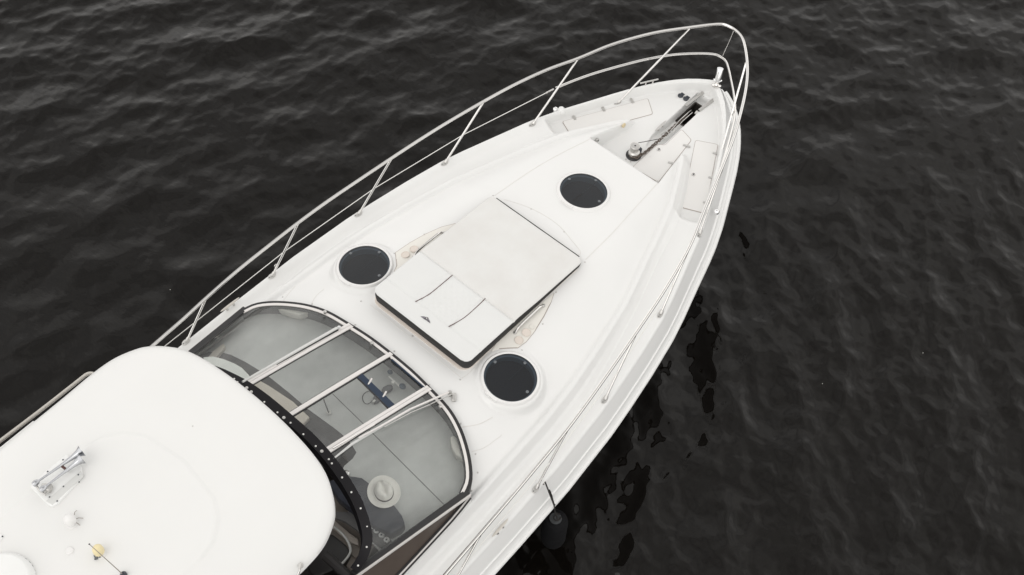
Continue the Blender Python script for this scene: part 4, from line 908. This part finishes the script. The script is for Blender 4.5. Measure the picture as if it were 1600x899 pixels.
for rx, ry, z in ((0.106, 0.091, 0.010), (0.105, 0.090, 0.05), (0.101, 0.085, 0.090), (0.092, 0.074, 0.112), (0.075, 0.057, 0.124), (0.050, 0.036, 0.118), (0.022, 0.014, 0.104)):
    rg = ringpts(rx, ry, z)
    for q in rg:
        u_ = q.x * HA.x + q.y * HA.y; w_ = q.x * HBv.x + q.y * HBv.y
        if z > 0.08:
            q.z -= 0.020 * math.exp(-(w_ / 0.02) ** 2) + 0.022 * max(0, u_ / 0.08) * (z - 0.08) / 0.04
            if u_ > 0.02: pinch = 0.16 * (z - 0.06) / 0.05; q.x -= HBv.x * w_ * pinch * 1.4; q.y -= HBv.y * w_ * pinch * 1.4
    crown.append(rg)
hloft('crown', crown, 'hat', True)
hloft('hat_band', [ringpts(0.1085, 0.0935, 0.012), ringpts(0.1090, 0.0940, 0.014), ringpts(0.1080, 0.0930, 0.036), ringpts(0.1060, 0.0910, 0.037)], 'band')
hat.rotation_euler = (0, 0, R_(12))

# ------------------------------------------------------------------ hardtop
HO = [(-1.4, 1.42), (0.5, 1.42), (1.2, 1.417), (1.7, 1.42), (2.05, 1.43), (2.3, 1.405), (2.5, 1.32), (2.6, 1.24), (2.69, 1.12), (2.775, 0.95), (2.825, 0.73), (2.855, 0.45), (2.868, 0.22), (2.872, 0)]
hl = spl([(x, y, 0) for x, y in HO], 6); out = hl + [Vector((p.x, -p.y, 0)) for p in hl[::-1][1:]]
# close the aft side
aft = [Vector((-1.5, y, 0)) for y in np.linspace(-1.45, 1.45, 14)]; ringo = out + aft
def hz_top(x, y):
    e = 1.0
    z = 3.545 - 0.150 * (abs(y) / 1.45) ** 2.6
    # raised centre moulding
    fx = float(np.interp(abs(y), [0, 0.45, 0.62, 0.74, 0.80], [2.02, 1.96, 1.86, 1.70, 1.4])) if abs(y) < 0.8 else -9
    k = float(ss(0.0, 0.04, fx - x)) * float(ss(0.80, 0.76, abs(y)))
    return z + 0.013 * k - 0.013
Mx = 260; N = 200
tt_ = np.linspace(0, 1, Mx); XM = 2.872
xs_ = -1.5 + (XM + 1.5) * (1 - (1 - tt_) ** 1.7)
bx = np.array([p.x for p in hl]); by = np.array([p.y for p in hl]); order = np.argsort(bx)
hwid = np.interp(xs_, bx[order], by[order]); hwid[-1] = 0.0
vt = np.sin(np.linspace(-1, 1, N) * math.pi / 2) * 0.35 + np.linspace(-1, 1, N) * 0.65
XX = np.repeat(xs_[:, None], N, 1); YY = vt[None, :] * hwid[:, None]
zf = np.vectorize(hz_top)(XX, YY)
pa = np.array([[p.x, p.y] for p in out]); dist = np.full(XX.shape, 9.0)
for i in range(len(pa) - 1):
    ax_, ay_ = pa[i]; ex_, ey_ = pa[i + 1] - pa[i]; l2 = ex_ ** 2 + ey_ ** 2 + 1e-12
    t_ = np.clip(((XX - ax_) * ex_ + (YY - ay_) * ey_) / l2, 0, 1); dist = np.minimum(dist, np.hypot(XX - ax_ - t_ * ex_, YY - ay_ - t_ * ey_))
e2 = np.clip(dist / 0.13, 0, 1); zf = zf - 0.060 * (1 - np.sqrt(np.clip(1 - (1 - e2) ** 2.4, 0, 1)))
top_ = np.stack([XX, YY, zf], -1)
cols = [top_[:, k] for k in range(N)]
def edge_ring(side, dxy, z): 
    e_ = top_[:, side].copy(); e_[:, 1] -= np.sign(vt[side]) * dxy * np.minimum(1, np.abs(e_[:, 1]) / 0.3 + 0.0); e_[:, 0] -= dxy * (xs_ > 1.9) * 0.8; e_[:, 2] = z; return e_
lo = [edge_ring(0, 0.10, 3.30), edge_ring(0, 0.02, 3.305), edge_ring(0, 0.0, 3.33)]
hi = [edge_ring(-1, 0.0, 3.33), edge_ring(-1, 0.02, 3.305), edge_ring(-1, 0.10, 3.30)]
allc = np.stack(lo + cols + hi, 1); n2_ = allc.shape[1]
ii = np.arange(Mx * n2_).reshape(Mx, n2_)
ff = np.stack([ii[:-1, :-1], ii[1:, :-1], ii[1:, 1:], ii[:-1, 1:]], -1).reshape(-1, 4)
ff = np.concatenate([ff, np.stack([ii[:-1, -1], ii[1:, -1], ii[1:, 0], ii[:-1, 0]], -1)])
hardtop = part(link('hardtop', grid_mesh('hardtop', allc.reshape(-1, 3), ff), M['top'], None, None))
# cabin sides below the hardtop
for sg in (1, -1):
    V = [(1.9, 1.60 * sg, 2.0), (1.4, 1.45 * sg, 3.31), (-1.3, 1.45 * sg, 3.31), (-2.2, 1.60 * sg, 2.0)]
    cs = part(MB().prism([Vector(v) for v in V], [Vector(v) - Vector((0, 0.06 * sg, 0)) for v in V]).build('cabin_side', M['gel'], None, 30))
    V = [(1.6, 1.572 * sg, 2.3), (1.3, 1.498 * sg, 3.1), (-1.0, 1.498 * sg, 3.1), (-1.5, 1.572 * sg, 2.3)]
    sub(MB().prism([Vector(v) for v in V], [Vector(v) - Vector((0, 0.012 * sg, 0)) for v in V]).build('cabin_window', M['sidegl'], None, 30), cs)
def HP(px, py, dz=0.0):
    z = 3.5
    for _ in range(8): p = P(px, py, z); z = hz_top(p.x, p.y) + dz
    return P(px, py, z)
# air horns on their fairing
fp = [HP(*c, 0.03) for c in ((47, 760), (70, 737), (103, 710), (112, 715), (127, 729), (128, 740), (122, 751), (88, 788), (80, 791), (74, 788))]
fair = part(MB().prism(fp, [p - Vector((0, 0, 0.05)) for p in fp]).build('horn_fairing', M['plate'], None, 40, 0.010))
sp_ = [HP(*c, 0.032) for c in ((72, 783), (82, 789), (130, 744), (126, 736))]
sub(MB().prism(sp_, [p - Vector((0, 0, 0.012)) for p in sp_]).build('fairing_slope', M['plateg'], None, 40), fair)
H_ = lambda x, y: (30 + x / 7.49, 680 + y / 7.49)
for c in ((513, 290), (334, 427), (692, 465), (518, 602), (355, 726), (702, 551), (445, 773)):
    sub(MB().lathe([(0.007, 0), (0.007, 0.003), (0, 0.003)], HP(*H_(*c), 0.033), seg=8).build('fairing_screw', M['darkst']), fair)
hornp = part(MB().box(HP(*H_(320, 620), 0.065), (0.07, 0.09, 0.06), (Vector((.8, .6, 0)), Vector((-.6, .8, 0)), Vector((0, 0, 1)))).build('air_horn', M['steelb'], None, 35, 0.012))
for a_, b2, in (((215, 545), (735, 185)), ((300, 610), (735, 275))):
    p, q = HP(*H_(*a_), 0.10), HP(*H_(*b2), 0.12); dv = (q - p); ln = dv.length
    sub(MB().lathe([(0.009, 0), (0.010, ln * 0.25), (0.014, ln * 0.55), (0.022, ln * 0.78), (0.034, ln * 0.92), (0.052, ln * 0.99), (0.056, ln), (0.048, ln * 0.985), (0.028, ln * 0.9), (0.0, ln * 0.8)], p, dv, 24).build('trumpet', M['horn']), hornp)
    sub(MB().lathe([(0.0, -0.05), (0.022, -0.045), (0.027, -0.02), (0.024, 0.0), (0.012, 0.015)], p, dv, 16).build('horn_driver', M['horn']), hornp)
sub(MB().tube([HP(*H_(500, 365), 0.105), HP(*H_(545, 400), 0.105)], 0.012, 8).build('trumpet_clamp', M['pipingm']), hornp)
sub(MB().tube([HP(*H_(500, 365), 0.10), HP(*H_(500, 365), 0.03)], 0.008, 6).build('horn_bracket', M['steelb']), hornp)
sub(MB().tube([HP(*H_(570, 425), 0.10), HP(*H_(570, 425), 0.03)], 0.008, 6).build('horn_bracket', M['steelb']), hornp)
sub(MB().tube([HP(*H_(165, 545), 0.09), HP(*H_(245, 655), 0.07), HP(*H_(305, 700), 0.07), HP(*H_(380, 620), 0.07)], 0.011, 8).build('horn_manifold', M['steelb']), hornp)
# antenna domes
for i, (c, m_, rr) in enumerate((((112.5, 818.5), 'dome', 0.050), ((157, 865.5), 'domey', 0.046))):
    b0 = HP(*c, 0.0)
    base = part(MB().lathe([(rr * 1.02, 0), (rr * 1.02, 0.008), (rr * 0.55, 0.012), (rr * 0.45, 0.03)], b0, seg=24).build('antenna_dome', M[m_] if i == 0 else M['dome']))
    sub(MB().lathe([(rr * 0.45, 0.028), (rr, 0.050), (rr * 1.03, 0.07), (rr * 0.95, 0.105), (rr * 0.72, 0.128), (rr * 0.35, 0.140), (0, 0.142)], b0, seg=28).build('dome_cap', M[m_]), base)
    if i == 0:
        for a_, b2 in (((116, 805), (120, 798)), ((117, 812), (130, 810)), ((118, 817), (125, 821))):
            p, q = HP(*a_, 0.02), HP(*b2, 0.01); sub(MB().tube([p, (p + q) / 2 + Vector((0, 0, 0.02)), q], 0.003, 5).build('cable_tie', M['taupe']), base)
    else:
        for a_ in ((148, 868), (152, 872), (156, 870), (149, 873)): sub(MB().box(HP(*a_, 0.01), (0.022, 0.014, 0.02), (Vector((.7, .7, 0)), Vector((-.7, .7, 0)), Vector((0, 0, 1)))).build('cable_clip', M['knob'], None, 35, 0.003), base)
p = HP(109, 861, 0.0); part(MB().lathe([(0.034, 0), (0.034, 0.010), (0.026, 0.018), (0, 0.020)], p, seg=20).build('cable_gland', M['dome']))
wbp = HP(194, 899.5, 0.0)
tipz = min(((abs(P(139.5, 850.5, z).x - wbp.x) + abs(P(139.5, 850.5, z).y - wbp.y)), z) for z in np.arange(3.6, 5.5, 0.02))[1]
wh = part(MB().lathe([(0.028, 0), (0.028, 0.03), (0.012, 0.06)], wbp, seg=16).build('whip_antenna', M['darkst']))
sub(MB().tube([wbp, P(139.5, 850.5, tipz)], [0.005, 0.0028], 6).build('whip_rod', M['taupe']), wh); sub(MB().lathe([(0, -0.01), (0.007, 0), (0, 0.01)], P(139.5, 850.5, tipz), seg=8).build('whip_tip', M['black']), wh)
# radar scanner
rb = P(6, 921, 3.47)
rad = part(MB().lathe([(0.28, 0), (0.288, 0.03), (0.276, 0.12), (0.248, 0.158), (0.240, 0.166), (0.232, 0.169), (0.0, 0.176)], rb, seg=56).build('radar_scanner', M['plate']))
for k in range(5):
    a_ = R_(-12 - 9 * k + 20); u = Vector((math.cos(a_), math.sin(a_), 0)); p = rb + u * 0.282 + Vector((0, 0, 0.065)); w = Vector((-u.y, u.x, 0))
    sub(MB().box(p, (0.004, 0.020, 0.022), (u, w, Vector((0, 0, 1)))).build('lettering_mark', M['plateg'] if k > 2 else M['knob']), rad)
# deck plate at the left edge and bow-shaped handle near the starboard edge
fp = [HP(*c, 0.008) for c in ((-14, 838), (0, 833), (6, 838), (1, 845), (-10, 850))]; pl_ = part(MB().prism(fp, [p - Vector((0, 0, 0.02)) for p in fp]).build('cable_plate', M['plate'], None, 40, 0.004))
sub(MB().lathe([(0.007, 0), (0.007, 0.003), (0, 0.003)], HP(4, 838.5, 0.010), seg=8).build('fairing_screw', M['darkst']), pl_)
p = HP(470, 884, 0.0); gr = part(MB().lathe([(0.026, 0), (0.026, 0.005), (0.014, 0.010)], p, seg=20).build('roof_handle', M['steelb']))
sub(MB().tube(spl([p, p + Vector((0, 0.0, 0.04)), P(466, 897, 3.52), P(452, 910, 3.53), P(400, 960, 3.53)], 5), 0.011, 8).build('handle_bar', M['steel']), gr)
o = bpy.data.objects.new('screw_cap', cap_me); COL.objects.link(o); o.location = HP(301, 666, 0.002); o.scale = (.6, .6, .6); part(o)

# ------------------------------------------------------------------ fender
fc_ = P(868, 812, 0.80)
fen = empty('boat_fender', (fc_.x, fc_.y, 0.2)); FLc = Vector(fen.location); tag(fen, 'dark cylindrical fender hanging by a black rope from the starboard rail', 'fender')
def fpart(o): o.parent = fen; o.matrix_parent_inverse = Matrix.Translation(-FLc); return o
fpart(MB().lathe([(0.0, -0.62), (0.07, -0.60), (0.125, -0.54), (0.142, -0.46), (0.144, -0.08), (0.136, -0.03), (0.115, 0.01), (0.075, 0.03), (0.07, 0.026), (0.0, 0.026)], fc_, seg=36).build('fender_body', M['fend']))
fpart(MB().lathe([(0.07, 0.024), (0.068, 0.034), (0.03, 0.036), (0.022, 0.05), (0.0, 0.05)], fc_, seg=24).build('fender_end', M['fendt']))
ra = P(852, 754, 1.83); r1_ = P(857, 767, 1.80); r2_ = P(862, 780, 1.62); rp = spl([ra, r1_, P(860, 775, 1.68), r2_, P(866, 791, 1.45), P(867, 799, 1.25), fc_ + Vector((0.0, -0.03, 0.05))], 6)
fpart(MB().tube(rp, 0.008, 6).build('fender_rope', M['rope']))
rp2 = spl([r1_, P(859, 774, 1.72) + Vector((0.01, 0, 0)), r2_, P(863.5, 786, 1.56), P(866, 791, 1.44)], 5); fpart(MB().tube([p + Vector((0.012, 0.0, 0.006 * math.sin(i))) for i, p in enumerate(rp2)], 0.007, 6).build('rope_knot', M['rope']))
lp = [fc_ + Vector((0.045 * math.cos(a_) + 0.02, 0.035 * math.sin(a_) - 0.01, 0.045)) for a_ in np.linspace(0, 5.5, 14)]; fpart(MB().tube(lp, 0.007, 6).build('rope_loop', M['rope']))
er = P(850.5, 755, 1.80); lp = [er + Vector((0.02 * math.cos(a_), 0, 0.022 * math.sin(a_))) for a_ in np.linspace(0, 6.283, 12, endpoint=False)]
part(MB().tube(lp, 0.006, 6, closed=True).build('rail_eye', M['steel']))
lp = [P(431, 415.5, 1.83) + Vector((0.02 * math.cos(a_), 0, 0.022 * math.sin(a_))) for a_ in np.linspace(0, 6.283, 12, endpoint=False)]
part(MB().tube(lp, 0.006, 6, closed=True).build('rail_eye', M['steel']))
# floating specks
mb = MB()
for c in ((1285, 600), (1442, 552), (266, 453)):
    p = P(*c, 0.03); r_ = random.uniform(0.004, 0.009); mb.lathe([(r_, 0), (r_ * .8, 0.008), (0, 0.01)], p, seg=7)
o = mb.build('floating_specks', M['fleck']); tag(o, 'tiny pale specks floating on the dark water', 'debris', kind='stuff')
